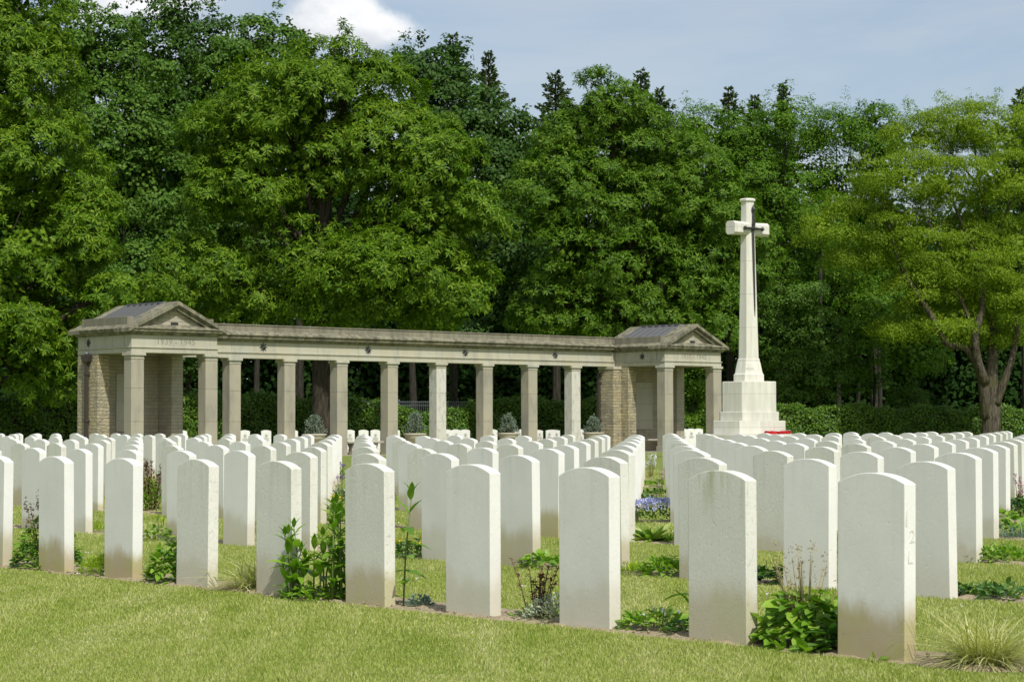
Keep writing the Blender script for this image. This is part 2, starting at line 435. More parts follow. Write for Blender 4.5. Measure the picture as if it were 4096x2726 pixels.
# ------------------------------------------------------------------ many small copies of one leaf shape in one mesh
def instance(T, FT, pos, axis, scale=None, spin=None):
    """T (m,3) template with z as its axis; one copy per pos, z turned to axis, spun at random"""
    T = np.asarray(T, float); FT = np.asarray(FT); pos = np.asarray(pos, float); n = len(pos); m = len(T)
    z = np.asarray(axis, float); z = z / (np.linalg.norm(z, axis=1, keepdims=True) + 1e-9)
    a = RNG.normal(size=(n, 3)); x = a - z * (a * z).sum(1, keepdims=True); x /= np.linalg.norm(x, axis=1, keepdims=True) + 1e-9
    y = np.cross(z, x)
    s = np.ones(n) if scale is None else np.asarray(scale, float)
    B = np.stack([x, y, z], 1) * s[:, None, None]
    V = np.einsum('mk,nkj->nmj', T, B) + pos[:, None, :]
    F = (FT[None] + (np.arange(n) * m)[:, None, None]).reshape(-1, FT.shape[1])
    return V.reshape(-1, 3), F


def orient(T, FT, pos, d, up, scale=None):
    """template lies along +x with z as its upper side"""
    T = np.asarray(T, float); FT = np.asarray(FT); pos = np.asarray(pos, float); n = len(pos); m = len(T)
    x = np.asarray(d, float); x = x / (np.linalg.norm(x, axis=1, keepdims=True) + 1e-9)
    u = np.asarray(up, float); y = np.cross(u, x); y /= np.linalg.norm(y, axis=1, keepdims=True) + 1e-9
    z = np.cross(x, y)
    s = np.ones(n) if scale is None else np.asarray(scale, float)
    B = np.stack([x, y, z], 1) * s[:, None, None]
    V = np.einsum('mk,nkj->nmj', T, B) + pos[:, None, :]
    F = (FT[None] + (np.arange(n) * m)[:, None, None]).reshape(-1, FT.shape[1])
    return V.reshape(-1, 3), F


def cat_(parts):
    Vs = []; Fs = []; b = 0
    for V, F in parts:
        Vs.append(V); Fs.append(F + b); b += len(V)
    return np.concatenate(Vs), np.concatenate(Fs)


def whorl(n, L, w, seed, lo=-40, hi=35):
    r = np.random.default_rng(seed); V = []; F = []
    for k in range(n):
        a = 2 * math.pi * (k + r.uniform(-.3, .3)) / n; e = math.radians(r.uniform(lo, hi)); l = L * r.uniform(.75, 1.1)
        d = np.array([math.cos(a) * math.cos(e), math.sin(a) * math.cos(e), math.sin(e)])
        s = np.array([-math.sin(a), math.cos(a), 0]); up = np.cross(d, s)
        b = len(V); ww = w * r.uniform(.8, 1.15)
        droop = np.array([0, 0, -.18 * l])
        V += [d * .02, d * l * .5 + s * ww / 2 - up * .01, d * l + droop, d * l * .5 - s * ww / 2 - up * .01]
        F.append((b, b + 1, b + 2, b + 3))
    return np.array(V), np.array(F)


def spray(n, rad, size, seed, flat=.35, tilt=50, asp=.8):
    r = np.random.default_rng(seed); V = []; F = []
    for k in range(n):
        a = r.uniform(0, 2 * math.pi); q = rad * math.sqrt(r.uniform(0, 1))
        c = np.array([q * math.cos(a), q * math.sin(a), r.normal(0, rad * flat * .5) - .3 * q * q / rad])
        e = math.radians(r.uniform(-tilt, 15)); a2 = a + r.uniform(-.9, .9); l = size * r.uniform(.7, 1.2)
        d = np.array([math.cos(a2) * math.cos(e), math.sin(a2) * math.cos(e), math.sin(e)])
        s = np.array([-math.sin(a2), math.cos(a2), r.uniform(-.4, .4)]); s /= np.linalg.norm(s)
        b = len(V)
        V += [c, c + d * l * .45 + s * l * asp / 2, c + d * l, c + d * l * .45 - s * l * asp / 2]; F.append((b, b + 1, b + 2, b + 3))
    return np.array(V), np.array(F)


def pinnate(seed, nr=5, L=.36, leafl=.10, leafw=.046):
    r = np.random.default_rng(seed); V = []; F = []
    for k in range(nr):
        a = 2 * math.pi * (k + r.uniform(-.3, .3)) / nr; l = L * r.uniform(.7, 1.1)
        for j in range(1, 6):
            t = j / 5; c = np.array([math.cos(a) * l * t, math.sin(a) * l * t, -.45 * l * t * t])
            for sd in (-1, 1):
                s = np.array([-math.sin(a) * sd, math.cos(a) * sd, -.5]); s /= np.linalg.norm(s)
                f = np.array([math.cos(a), math.sin(a), -.6 * t])
                b = len(V); V += [c, c + s * leafl * .5 + f * leafw * .5, c + s * leafl, c + s * leafl * .5 - f * leafw * .5]; F.append((b, b + 1, b + 2, b + 3))
    return np.array(V), np.array(F)


TEMPL = {
    'chestnut': [whorl(11, .28, .068, s, -55, 40) for s in (1, 2, 3)],
    'maple': [spray(8, .21, .18, s) for s in (4, 5, 6)],
    'beech': [spray(8, .24, .13, s, .2, 30, .6) for s in (7, 8, 9)],
    'locust': [spray(15, .34, .125, s, .5, 75, .36) for s in (10, 11, 14)],
    'woods': [spray(6, .5, .42, s, .5) for s in (12, 13)],
}


def ell_area(r): a, b, c = r; p = 1.6; return 4 * math.pi * (((a * b) ** p + (a * c) ** p + (b * c) ** p) / 3) ** (1 / p)


def crown(kind, masses, lobe=1.0, sp=.34, flat=.55, upbias=.35, back=.45, size=1.0, gap=.10, seed=0, inner=1.0, deep=.74):
    """leaf clusters spread over lobes that cover the masses of a crown"""
    r = np.random.default_rng(seed + 100)
    C = np.array([m[0] for m in masses], float); Rr = np.array([m[1] for m in masses], float)
    P = []; A = []; IP = []; IA = []
    for mi in range(len(C)):
        n = int(ell_area(Rr[mi]) / (lobe * lobe * 1.2))
        d = r.normal(size=(n, 3)); d /= np.linalg.norm(d, axis=1, keepdims=True)
        p = C[mi] + d * Rr[mi] * r.uniform(deep, 1.0, (n, 1))
        keep = np.ones(n, bool)
        for mj in range(len(C)):
            if mj != mi: keep &= ((((p - C[mj]) / Rr[mj]) ** 2).sum(1) > .55)
        keep &= r.uniform(size=n) > gap
        nn = d / Rr[mi]; nn /= np.linalg.norm(nn, axis=1, keepdims=True)
        keep &= (nn[:, 1] < .25) | (r.uniform(size=n) < back)
        for q, nr in zip(p[keep], nn[keep]):
            lr = lobe * r.uniform(.55, 1.1)
            k = int(2.2 * math.pi * lr * lr / (sp * sp) * 1.25)
            e = r.normal(size=(k, 3)); e /= np.linalg.norm(e, axis=1, keepdims=True)
            s = e @ nr * .6 + e[:, 2] * .75
            e = e[s > r.uniform(-.25, .25, k)]
            rad = r.uniform(.82, 1.08, (len(e), 1))
            P.append(q + e * rad * np.array([lr, lr, lr * flat])); A.append(e * .7 + nr * .25 + np.array([0, 0, upbias]))
        ns = int(ell_area(Rr[mi]) / 5.0)
        for q in range(ns):
            d = r.normal(size=3); d[2] = abs(d[2]) + .35; d /= np.linalg.norm(d); b = C[mi] + d * Rr[mi] * 1.0
            ln = r.uniform(.4, 1.15); m_ = int(5 + ln * 7); t = r.uniform(0, 1, (m_, 1)); ax = np.array([d[0] * .35, d[1] * .35, 1.0])
            P.append(b + t * ln * ax + r.normal(0, .13, (m_, 3)) * (1.2 - t)); A.append(np.tile(ax, (m_, 1)) + r.normal(0, .35, (m_, 3)))
        if inner:
            n2 = int(inner * 40 * Rr[mi].prod() ** (2 / 3))
            d = r.normal(size=(n2, 3)); d /= np.linalg.norm(d, axis=1, keepdims=True)
            IP.append(C[mi] + d * Rr[mi] * r.uniform(.25, .68, (n2, 1))); IA.append(d + np.array([0, 0, .3]))
    P = np.concatenate(P); A = np.concatenate(A)
    ts = TEMPL[kind]; idx = r.integers(0, len(ts), len(P)); parts = []
    for t, (T, FT) in enumerate(ts):
        m = idx == t
        parts.append(instance(T, FT, P[m], A[m], r.uniform(.75, 1.2, m.sum()) * size))
    if IP:
        IP = np.concatenate(IP); IA = np.concatenate(IA); parts.append(instance(*TEMPL['woods'][0], IP, IA, r.uniform(.45, .8, len(IP))))
    return cat_(parts)


def tree(name, label, kind, mat, bark, dist, masses_px, base_px, r0, group=None, forks=None, depth=.85, cat='tree', seed=0, fork_h=None, **kw):
    """masses_px: (x, y, half width, half height) seen at distance dist, turned into metres round the trunk"""
    base = at(base_px, 985, dist); base.z = -0.1
    rt = tag(empty(name, base), label, cat, group)
    mpp = dist / 4901.4
    ms = []
    rr = np.random.default_rng(seed)
    for mm in masses_px:
        x, y, a, b = mm[:4]
        c = at(x, y, dist) - base; dy = mm[4] if len(mm) > 4 else rr.uniform(-1.2, 1.2)
        ms.append((np.array([c.x, dy, c.z]), np.array([a * mpp, max(a, b) * mpp * depth, b * mpp])))
    V, F = crown(kind, ms, seed=seed, **kw)
    print('CROWN', label[:30], len(F))
    np_mesh('crown', V, F, M[mat], rt)
    lo = min(m[0][2] - m[1][2] for m in ms); hi = max(m[0][2] for m in ms)
    fh = fork_h or max(2.5, lo + .8)
    mb = MB()
    if forks is None:
        mb.tube([(0, 0, -.2), (.03, 0, .6), (.0, .05, fh * .5), (.1, 0, fh), (.0, 0, (fh + hi) / 2), (0, 0, hi)], [r0 * 1.35, r0 * 1.05, r0 * .92, r0 * .8, r0 * .45, r0 * .12], 14)
        for c, R_ in ms:
            s = Vector((.05, 0, fh * .85 + max(0, (c[2] - fh)) * .25)); e = Vector(c)
            m1 = s.lerp(e, .35) + Vector((0, 0, -.3)); m2 = s.lerp(e, .7) + Vector((rr.uniform(-.3, .3), 0, .1))
            mb.tube([s, m1, m2, e + Vector((0, 0, .3 * R_[2]))], [r0 * .42, r0 * .3, r0 * .2, r0 * .06], 8)
            for q in range(4):
                ee = e + Vector((rr.uniform(-.7, .7) * R_[0], rr.uniform(-.8, .3) * R_[1], rr.uniform(-.2, .7) * R_[2]))
                mb.tube([m2, m2.lerp(ee, .5) + Vector((0, 0, .2)), ee], [r0 * .13, r0 * .09, r0 * .03], 6)
    else:
        for pts, rad in forks:
            rad = [q_ * .68 for q_ in rad]
            q = []
            for (x, y, dy) in pts:
                c = at(x, y, dist) - base; q.append((c.x, dy, c.z if y < 984 else -.2))
            # extra points so the limbs bend softly
            qs = [Vector(a) for a in q]; dense = []; rd = []
            for j in range(len(qs) - 1):
                p0 = qs[max(0, j - 1)]; p1 = qs[j]; p2 = qs[j + 1]; p3 = qs[min(len(qs) - 1, j + 2)]
                for s in range(4):
                    t = s / 4
                    dense.append(.5 * ((2 * p1) + (p2 - p0) * t + (2 * p0 - 5 * p1 + 4 * p2 - p3) * t * t + (3 * p1 - p0 - 3 * p2 + p3) * t ** 3)); rd.append(rad[j] + (rad[j + 1] - rad[j]) * t)
            dense.append(qs[-1]); rd.append(rad[-1])
            mb.tube(dense, rd, 12)
    mb.build('trunk', M[bark], rt, 0, True)
    return rt
# ------------------------------------------------------------------ ground, beds, grass
from mathutils import noise as mn
ys = [-60, -20, 0, 10, 20] + [24 + i for i in range(0, 26)] + [60, 80, 110, 160, 300, 700, 1500]
xs = [-1500, -300, -60, -20, 0, 20, 60, 300, 1500]
V = [(x, y, float(hz(x, y))) for y in ys for x in xs]
nx = len(xs)
F = [(j * nx + i, j * nx + i + 1, (j + 1) * nx + i + 1, (j + 1) * nx + i) for j in range(len(ys) - 1) for i in range(nx - 1)]
tag(np_mesh('lawn_ground', V, F, M['lawn']), kind='structure')

NBED = 9
BEDS = []     # (row, u0, u1, v0, v1) in row coordinates from S0
for i in range(NBED):
    ui = float(i * SROW @ SU); vi = float(i * SROW @ SV)
    u0 = ui + (-0.62 if i == 0 else -2.6); u1 = ui + 27 * SG
    if i >= 7: u1 = 25.0
    BEDS.append((i, u0, u1, vi + (-0.075 if i == 0 else 0.03), vi + (0.47 if i == 0 else 0.40)))


def edge_wob(u, s): return 0.035 * mn.noise((u * 2.1, s, 0)) + 0.02 * mn.noise((u * 7.0, s + 5, 0))


for (i, u0, u1, v0, v1) in BEDS:
    step = 0.035 if i == 0 else (0.07 if i < 3 else 0.2)
    nu = int((u1 - u0) / step); nv = 14 if i < 2 else 6
    V = []; F = []
    for a in range(nu + 1):
        u = u0 + a * step
        e0 = v0 + edge_wob(u, i * 3.1); e1 = v1 + edge_wob(u, i * 3.1 + 9) * 1.5
        tap = min(1, (a / nu) * nu * step / 0.25, (1 - a / nu) * nu * step / 0.25)
        mid = (e0 + e1) / 2
        for b in range(nv + 1):
            t = b / nv; v = mid + (e0 + (e1 - e0) * t - mid) * max(0.05, tap) ** 0.5
            p = S0 + u * SU + v * SV
            hump = min(1, 6 * t, 6 * (1 - t)) * min(1, tap * 1.2)
            z = hz(p[0], p[1]) - 0.008 + hump * (0.016 + 0.020 * mn.noise((p[0] * 9, p[1] * 9, 0)) + 0.018 * abs(mn.noise((p[0] * 28, p[1] * 28, 3))))
            V.append((p[0], p[1], z))
    w = nv + 1
    F = [(a * w + b, (a + 1) * w + b, (a + 1) * w + b + 1, a * w + b + 1) for a in range(nu) for b in range(nv)]
    tag(np_mesh('soil_bed', V, F, M['soil'], smooth=True), kind='structure')


def grass_field():
    """mown lawn blades, finer and denser near the path of the camera"""
    Vs = []; Fs = []; base = 0
    def region(d0, d1, dens, w, h, seg2):
        nonlocal base
        A = 0.0
        xm = lambda d: 0.25 * d + 1.2
        n = int(dens * (d1 - d0) * (xm(d0) + xm(d1)))
        d = RNG.uniform(d0, d1, n); x = RNG.uniform(-1, 1, n) * xm(d)
        q = np.stack([x, d], 1) - S0
        u = q @ SU; v = q @ SV
        keep = np.ones(n, bool)
        for (i, u0, u1, v0, v1) in BEDS:
            wob = 0.02 * np.sin(u * 9.0 + i) + 0.015 * np.sin(u * 23.0) + RNG.normal(0, 0.012, n)
            keep &= ~((u > u0 + 0.05) & (u < u1) & (v > v0 + 0.012 + wob) & (v < v1 - 0.03 - wob))
        x, d = x[keep], d[keep]; n = len(x)
        patch = np.array([0.75 + 0.5 * mn.noise((float(a) * 1.7, float(b) * 1.7, 0)) for a, b in zip(x, d)]) if n < 400000 else np.ones(n)
        hh = h * RNG.uniform(0.55, 1.35, n) * patch
        ang = RNG.uniform(0, 2 * np.pi, n); lean = RNG.uniform(0.1, 0.9, n) * hh
        la = RNG.uniform(0, 2 * np.pi, n)
        wx, wy = np.cos(ang) * w / 2, np.sin(ang) * w / 2
        z = hz(x, d)
        tipx, tipy = x + np.cos(la) * lean, d + np.sin(la) * lean
        if seg2:
            mx, my = x + np.cos(la) * lean * 0.35, d + np.sin(la) * lean * 0.35
            P = np.stack([np.stack([x - wx, d - wy, z - 0.004], 1), np.stack([x + wx, d + wy, z - 0.004], 1),
                          np.stack([mx + wx * .8, my + wy * .8, z + hh * 0.6], 1), np.stack([mx - wx * .8, my - wy * .8, z + hh * 0.6], 1),
                          np.stack([tipx, tipy, z + hh], 1)], 1)
            Vs.append(P.reshape(-1, 3)); b = base + np.arange(n) * 5
            Fs.append(np.concatenate([np.stack([b, b + 1, b + 2], 1), np.stack([b, b + 2, b + 3], 1), np.stack([b + 3, b + 2, b + 4], 1)]))
            base += n * 5
        else:
            P = np.stack([np.stack([x - wx, d - wy, z - 0.004], 1), np.stack([x + wx, d + wy, z - 0.004], 1), np.stack([tipx, tipy, z + hh], 1)], 1)
            Vs.append(P.reshape(-1, 3)); b = base + np.arange(n) * 3
            Fs.append(np.stack([b, b + 1, b + 2], 1)); base += n * 3
    region(7.6, 10.5, 11000, 0.0032, 0.021, True)
    region(10.5, 14.5, 6500, 0.0042, 0.023, True)
    region(14.5, 20, 3200, 0.006, 0.025, False)
    region(20, 30, 1300, 0.010, 0.028, False)
    region(30, 46, 500, 0.016, 0.030, False)
    return np.concatenate(Vs), np.concatenate(Fs)


V, F = grass_field()
tag(np_mesh('grass', V, F, M['blade']), 'short mown grass covering the lawn between the headstone rows', 'grass', kind='stuff')

# ------------------------------------------------------------------ headstones
def stone_mesh(name, mat, w=0.381, t=0.076, h=0.813, sh=0.768, bev=0.004):
    mb = MB(); n = 14; prof = [(0, -0.12), (w, -0.12)]
    c = w / 2; sag = h - sh; r = (c * c + sag * sag) / (2 * sag)
    for k in range(n + 1):
        y = w - w * k / n
        prof.append((y, h - r + math.sqrt(r * r - (y - c) ** 2)))
    mb.loft([[(0, y, z) for y, z in prof], [(t, y, z) for y, z in prof]])
    me_o = mb.build(name, mat, None, bev, False, 2)
    me = me_o.data
    bpy.data.objects.remove(me_o)
    me.polygons.foreach_set('use_smooth', np.zeros(len(me.polygons), dtype=bool))
    return me


HSM = {k: stone_mesh('headstone', M[k]) for k in ('hs_clean', 'hs_rough', 'hs_algae', 'hs_low')}
ORD = ['rightmost', 'second', 'third', 'fourth', 'fifth', 'sixth', 'seventh', 'eighth', 'ninth', 'tenth', 'eleventh', 'twelfth', 'thirteenth',
       'fourteenth', 'fifteenth', 'sixteenth', 'seventeenth', 'eighteenth', 'nineteenth', 'twentieth'] + ['twenty-' + x for x in
       ('first', 'second', 'third', 'fourth', 'fifth', 'sixth', 'seventh', 'eighth', 'ninth')] + ['thirtieth', 'thirty-first', 'thirty-second', 'thirty-third', 'thirty-fourth']
ROWN = ['front', 'second', 'third', 'fourth', 'fifth', 'sixth', 'seventh', 'eighth', 'ninth', 'tenth', 'eleventh', 'twelfth', 'thirteenth', 'fourteenth']
FRONT = {0: 'white headstone with a carved 2 on its edge, nearest the pale grass tuft',
         1: 'weathered headstone with two green algae streaks below its rounded top',
         2: 'smooth white headstone between the silvery ground cover and white flowers in front row',
         3: 'smooth white headstone with a green-brown foot beside the red-leaved twigs',
         4: 'white headstone between the tall leafy stalks and the lone tall stalk',
         5: 'pitted white headstone between the pale sedge and the tall leafy stalks',
         6: 'rough-faced white headstone between the lush green herb and the pale sedge',
         7: 'white headstone between the lime green mound and the lush green herb',
         8: 'white headstone between the red-tipped shrub and the lime green mound',
         9: 'white headstone left of the red-tipped shrub, cut by the picture edge'}
ROUGH = {(0, 6), (0, 5), (1, 3 + 0), (1, 2), (2, 2), (2, 4), (2, 7), (3, 8), (1, 6), (2, 12), (3, 2), (4, 5), (5, 3), (4, 11), (3, 12), (2, 9), (5, 9)}
LOW = {(0, 2), (1, 0), (1, 1), (2, 1), (0, 3), (2, 3), (1, 5)}
DIRT = {(0, 0): (1.0, .26), (0, 1): (.9, .27), (0, 2): (.85, .22), (0, 3): (1.0, .21), (0, 4): (.85, .22), (0, 5): (.6, .27), (0, 6): (.4, .14), (0, 7): (1.0, .19), (0, 8): (.95, .20), (0, 9): (.7, .24),
        (1, 0): (.1, .1), (1, 1): (.12, .12), (1, 2): (.7, .18), (1, 3): (.8, .26), (1, 4): (.75, .3), (1, 5): (.8, .28), (1, 6): (.5, .2)}
SKIP = set()
STONES = {}
for i in range(0, 13):
    for k in range(0, 34):
        uu = float(i * SROW @ SU) + k * SG
        p = lat(i, k + (0.5 if i == 5 and k >= 17 else 0))
        if i >= 7 and uu > 24.6: continue
        if uu > 46: continue
        if (i, k) in SKIP: continue
        ang = p[0] / p[1]
        pl = p + 0.381 * SU
        if pl[0] / pl[1] > 0.2405 or p[0] / p[1] < -0.2435: continue
        key = 'hs_algae' if (i, k) == (0, 1) else 'hs_rough' if (i, k) in ROUGH else 'hs_low' if (i, k) in LOW else ('hs_clean' if random.random() < 0.8 else 'hs_rough')
        o = bpy.data.objects.new('headstone', HSM[key]); COL.objects.link(o)
        o.location = (p[0], p[1], float(hz(*p)))
        j = (0.0 if i == 0 else 1.0)
        o.rotation_euler = (random.gauss(0, R(0.4)), random.gauss(0, R(0.4)), ST + random.gauss(0, R(0.5)) * j)
        o.scale = (1, 1, 1 + random.gauss(0, 0.004))
        dr = DIRT.get((i, k)) or (random.uniform(.15, .9), random.uniform(.10, .28))
        o.color = (dr[0], dr[1], 0, 1)
        lab = FRONT[k] if i == 0 else f'white headstone, {ORD[k]} from the right in the {ROWN[i]} row from the front' if k else f'white headstone at the right-hand end of the {ROWN[i]} row from the front'
        tag(o, lab, 'headstone', 'white headstones standing in rows on the lawn')
        STONES[(i, k)] = o
print('STONES', len(STONES))

# carved grave number on the lit edge of the nearest stone
s0 = STONES[(0, 0)]
def text_mesh(body, size, depth, name):
    cu = bpy.data.curves.new(name, 'FONT'); cu.body = body; cu.size = size; cu.extrude = depth
    cu.align_x = 'CENTER'; cu.offset = 0.0
    o = bpy.data.objects.new(name, cu); COL.objects.link(o)
    dg = bpy.context.evaluated_depsgraph_get(); dg.update()
    me = bpy.data.meshes.new_from_object(o.evaluated_get(dg))
    bpy.data.objects.remove(o); bpy.data.curves.remove(cu)
    return me
for ch, z, x, sz in (('I', 0.585, 0.012, 0.10), ('2', 0.515, 0.050, 0.080), ('L', 0.425, 0.036, 0.080)):
    me = text_mesh(ch, sz, 0.0012, 'carved_number')
    o = link('carved_number', me, M['carved'], s0)
    o.location = (x, -0.0005, z); o.rotation_euler = (R(90), 0, 0)

# far headstones behind the colonnade and beyond the plots: inscribed fronts turned to the viewer
bm_s = stone_mesh('inscribed_headstone', M['hs_clean'])
bm_d = stone_mesh('double_headstone', M['hs_clean'], 0.60, 0.076, 0.79, 0.755)
badge = MB()
for (cx, r0, r1) in ((0.19, 0.052, 0.062),):
    ring = 20
    outer = [[(-0.004, cx + r1 * math.cos(2 * math.pi * k / ring), 0.60 + r1 * math.sin(2 * math.pi * k / ring)) for k in range(ring)],
             [(-0.004, cx + r0 * math.cos(2 * math.pi * k / ring), 0.60 + r0 * math.sin(2 * math.pi * k / ring)) for k in range(ring)]]
    b = len(badge.v); badge.v += outer[0] + outer[1]
    badge.f += [(b + k, b + (k + 1) % ring, b + ring + (k + 1) % ring, b + ring + k) for k in range(ring)]
badge.box(-0.005, 0.0, 0.176, 0.204, 0.565, 0.635); badge.box(-0.005, 0.0, 0.155, 0.225, 0.590, 0.610)
for z in (0.50, 0.46, 0.42): badge.box(-0.005, 0.0, 0.09, 0.29, z, z + 0.014)
bo = badge.build('carved_badge', M['inscription']); BADGE = bo.data; bpy.data.objects.remove(bo)
FAR = [(749, 0), (1000, 0), (1085, 0), (1192, 0), (1419, 0), (1474, 0), (1521, 0), (1600, 0), (1808, 0), (1843, 0), (1880, 0), (1990, 0), (2096, 0), (2172, 1), (2240, 1), (2336, 0), (2751, 0), (2782, 0), (2812, 0)]
FL = ['behind the left pavilion', 'between the first two colonnade pillars', 'behind the first bay of the colonnade', 'left of the leftmost urn', 'left in the bay after the leftmost urn',
      'middle of the bay after the leftmost urn', 'right in the bay after the leftmost urn', 'left of the second urn from the left', 'left of three in the bay with the grey fence',
      'middle of three in the bay with the grey fence', 'right of three in the bay with the grey fence', 'left of the third urn from the left', 'right of the third urn from the left',
      'first after the third urn', 'second after the third urn', 'left of the urn by the right pavilion', 'left of three seen through the right pavilion', 'middle of three seen through the right pavilion', 'right of three seen through the right pavilion']
RF = CT + R(-78 + 90 - 2)
for n, ((px, dbl), lab) in enumerate(zip(FAR, FL)):
    d = 78 + n * 0.35 if n < 16 else 88 + (n - 16) * 0.4
    p = at(px * 2356 / 4096, 990, d)
    o = bpy.data.objects.new('double_headstone' if dbl else 'inscribed_headstone', bm_d if dbl else bm_s); COL.objects.link(o)
    # broad face turned towards the viewer and a little to the right
    face = R(-90 + 24)
    o.rotation_euler = (0, 0, face + math.pi)
    o.location = (p.x, p.y, 0.06); o.color = (.25, .06, 0, 1)
    tag(o, f"{'wide double' if dbl else 'inscribed'} headstone {lab}", 'headstone', 'inscribed headstones beyond the colonnade')
    b = bpy.data.objects.new('carved_badge', BADGE); COL.objects.link(b); b.parent = o
    if dbl:
        b.location = (0, -0.05, 0)
        b2 = bpy.data.objects.new('carved_badge', BADGE); COL.objects.link(b2); b2.parent = o; b2.location = (0, 0.27, 0)

# ------------------------------------------------------------------ colonnade with its two pavilions
root = tag(empty('colonnade', (C0[0], C0[1], 0), CT), 'long sandstone colonnade of square pillars between two gabled pavilions', 'colonnade')
SR = 22.2061; CD = 0.395; CW = 0.428; CFY = 2.537; LS = 2.5639; GC = 2.1217; C1 = 5.1522
FZ = 0.06


def pillar(x, y, mat='column', base=False):
    mb = MB()
    for z0, z1 in ((FZ, 1.155), (1.161, 2.125), (2.131, 2.985)):
        mb.box(x, x + CW, y, y + CD, z0, z1)
    mb.box(x + .01, x + CW - .01, y + .01, y + CD - .01, FZ, 3.0)
    if base: mb.box(x - .03, x + CW + .03, y - .03, y + CD + .03, FZ, 0.26)
    o = mb.build('pillar', M[mat], root, 0.005)
    c = MB()
    for e, z0, z1 in ((0.014, 2.985, 3.005), (0.0, 3.005, 3.06), (0.022, 3.06, 3.085), (0.045, 3.085, 3.169)):
        c.box(x - e, x + CW + e, y - e, y + CD + e, z0, z1)
    c.build('capital', M['frieze'], o, 0.004)


for k in range(8):
    pillar(C1 + k * GC, CFY, 'column_pale' if k in (4, 7) else 'column')
for x0 in (0.0, SR):
    pillar(x0, 0.0, 'column', True); pillar(x0 + LS, 0.0, 'column', True)

W = 2.9919; PB = 3.03; WT = 0.41
STAR = []


def star_mesh(r=0.165):
    mb = MB(); pts = []
    for k in range(16):
        rr = r * (1.0 if k % 2 == 0 else 0.45) * (1.15 if k == 4 else 1)
        a = 2 * math.pi * k / 16
        pts.append((rr * math.cos(a), rr * math.sin(a)))
    mb.v += [(x, 0, z) for x, z in pts] + [(0, -0.045, 0)] + [(x * .9, 0.02, z * .9) for x, z in pts]
    mb.f += [(k, (k + 1) % 16, 16) for k in range(16)]
    o = mb.build('star_ornament', M['bronze']); me = o.data; bpy.data.objects.remove(o); return me


SM = star_mesh()


def star(x, y, z, side=False):
    o = bpy.data.objects.new('star_ornament', SM); COL.objects.link(o); o.parent = root
    o.location = (x, y, z)
    if side: o.rotation_euler = (0, 0, R(-90))


def wall(name, x0, x1, y0, y1, z0, z1, mat):
    mb = MB(); mb.box(x0, x1, y0, y1, z0, z1)
    return mb.build(name, M[mat], root, 0.01)


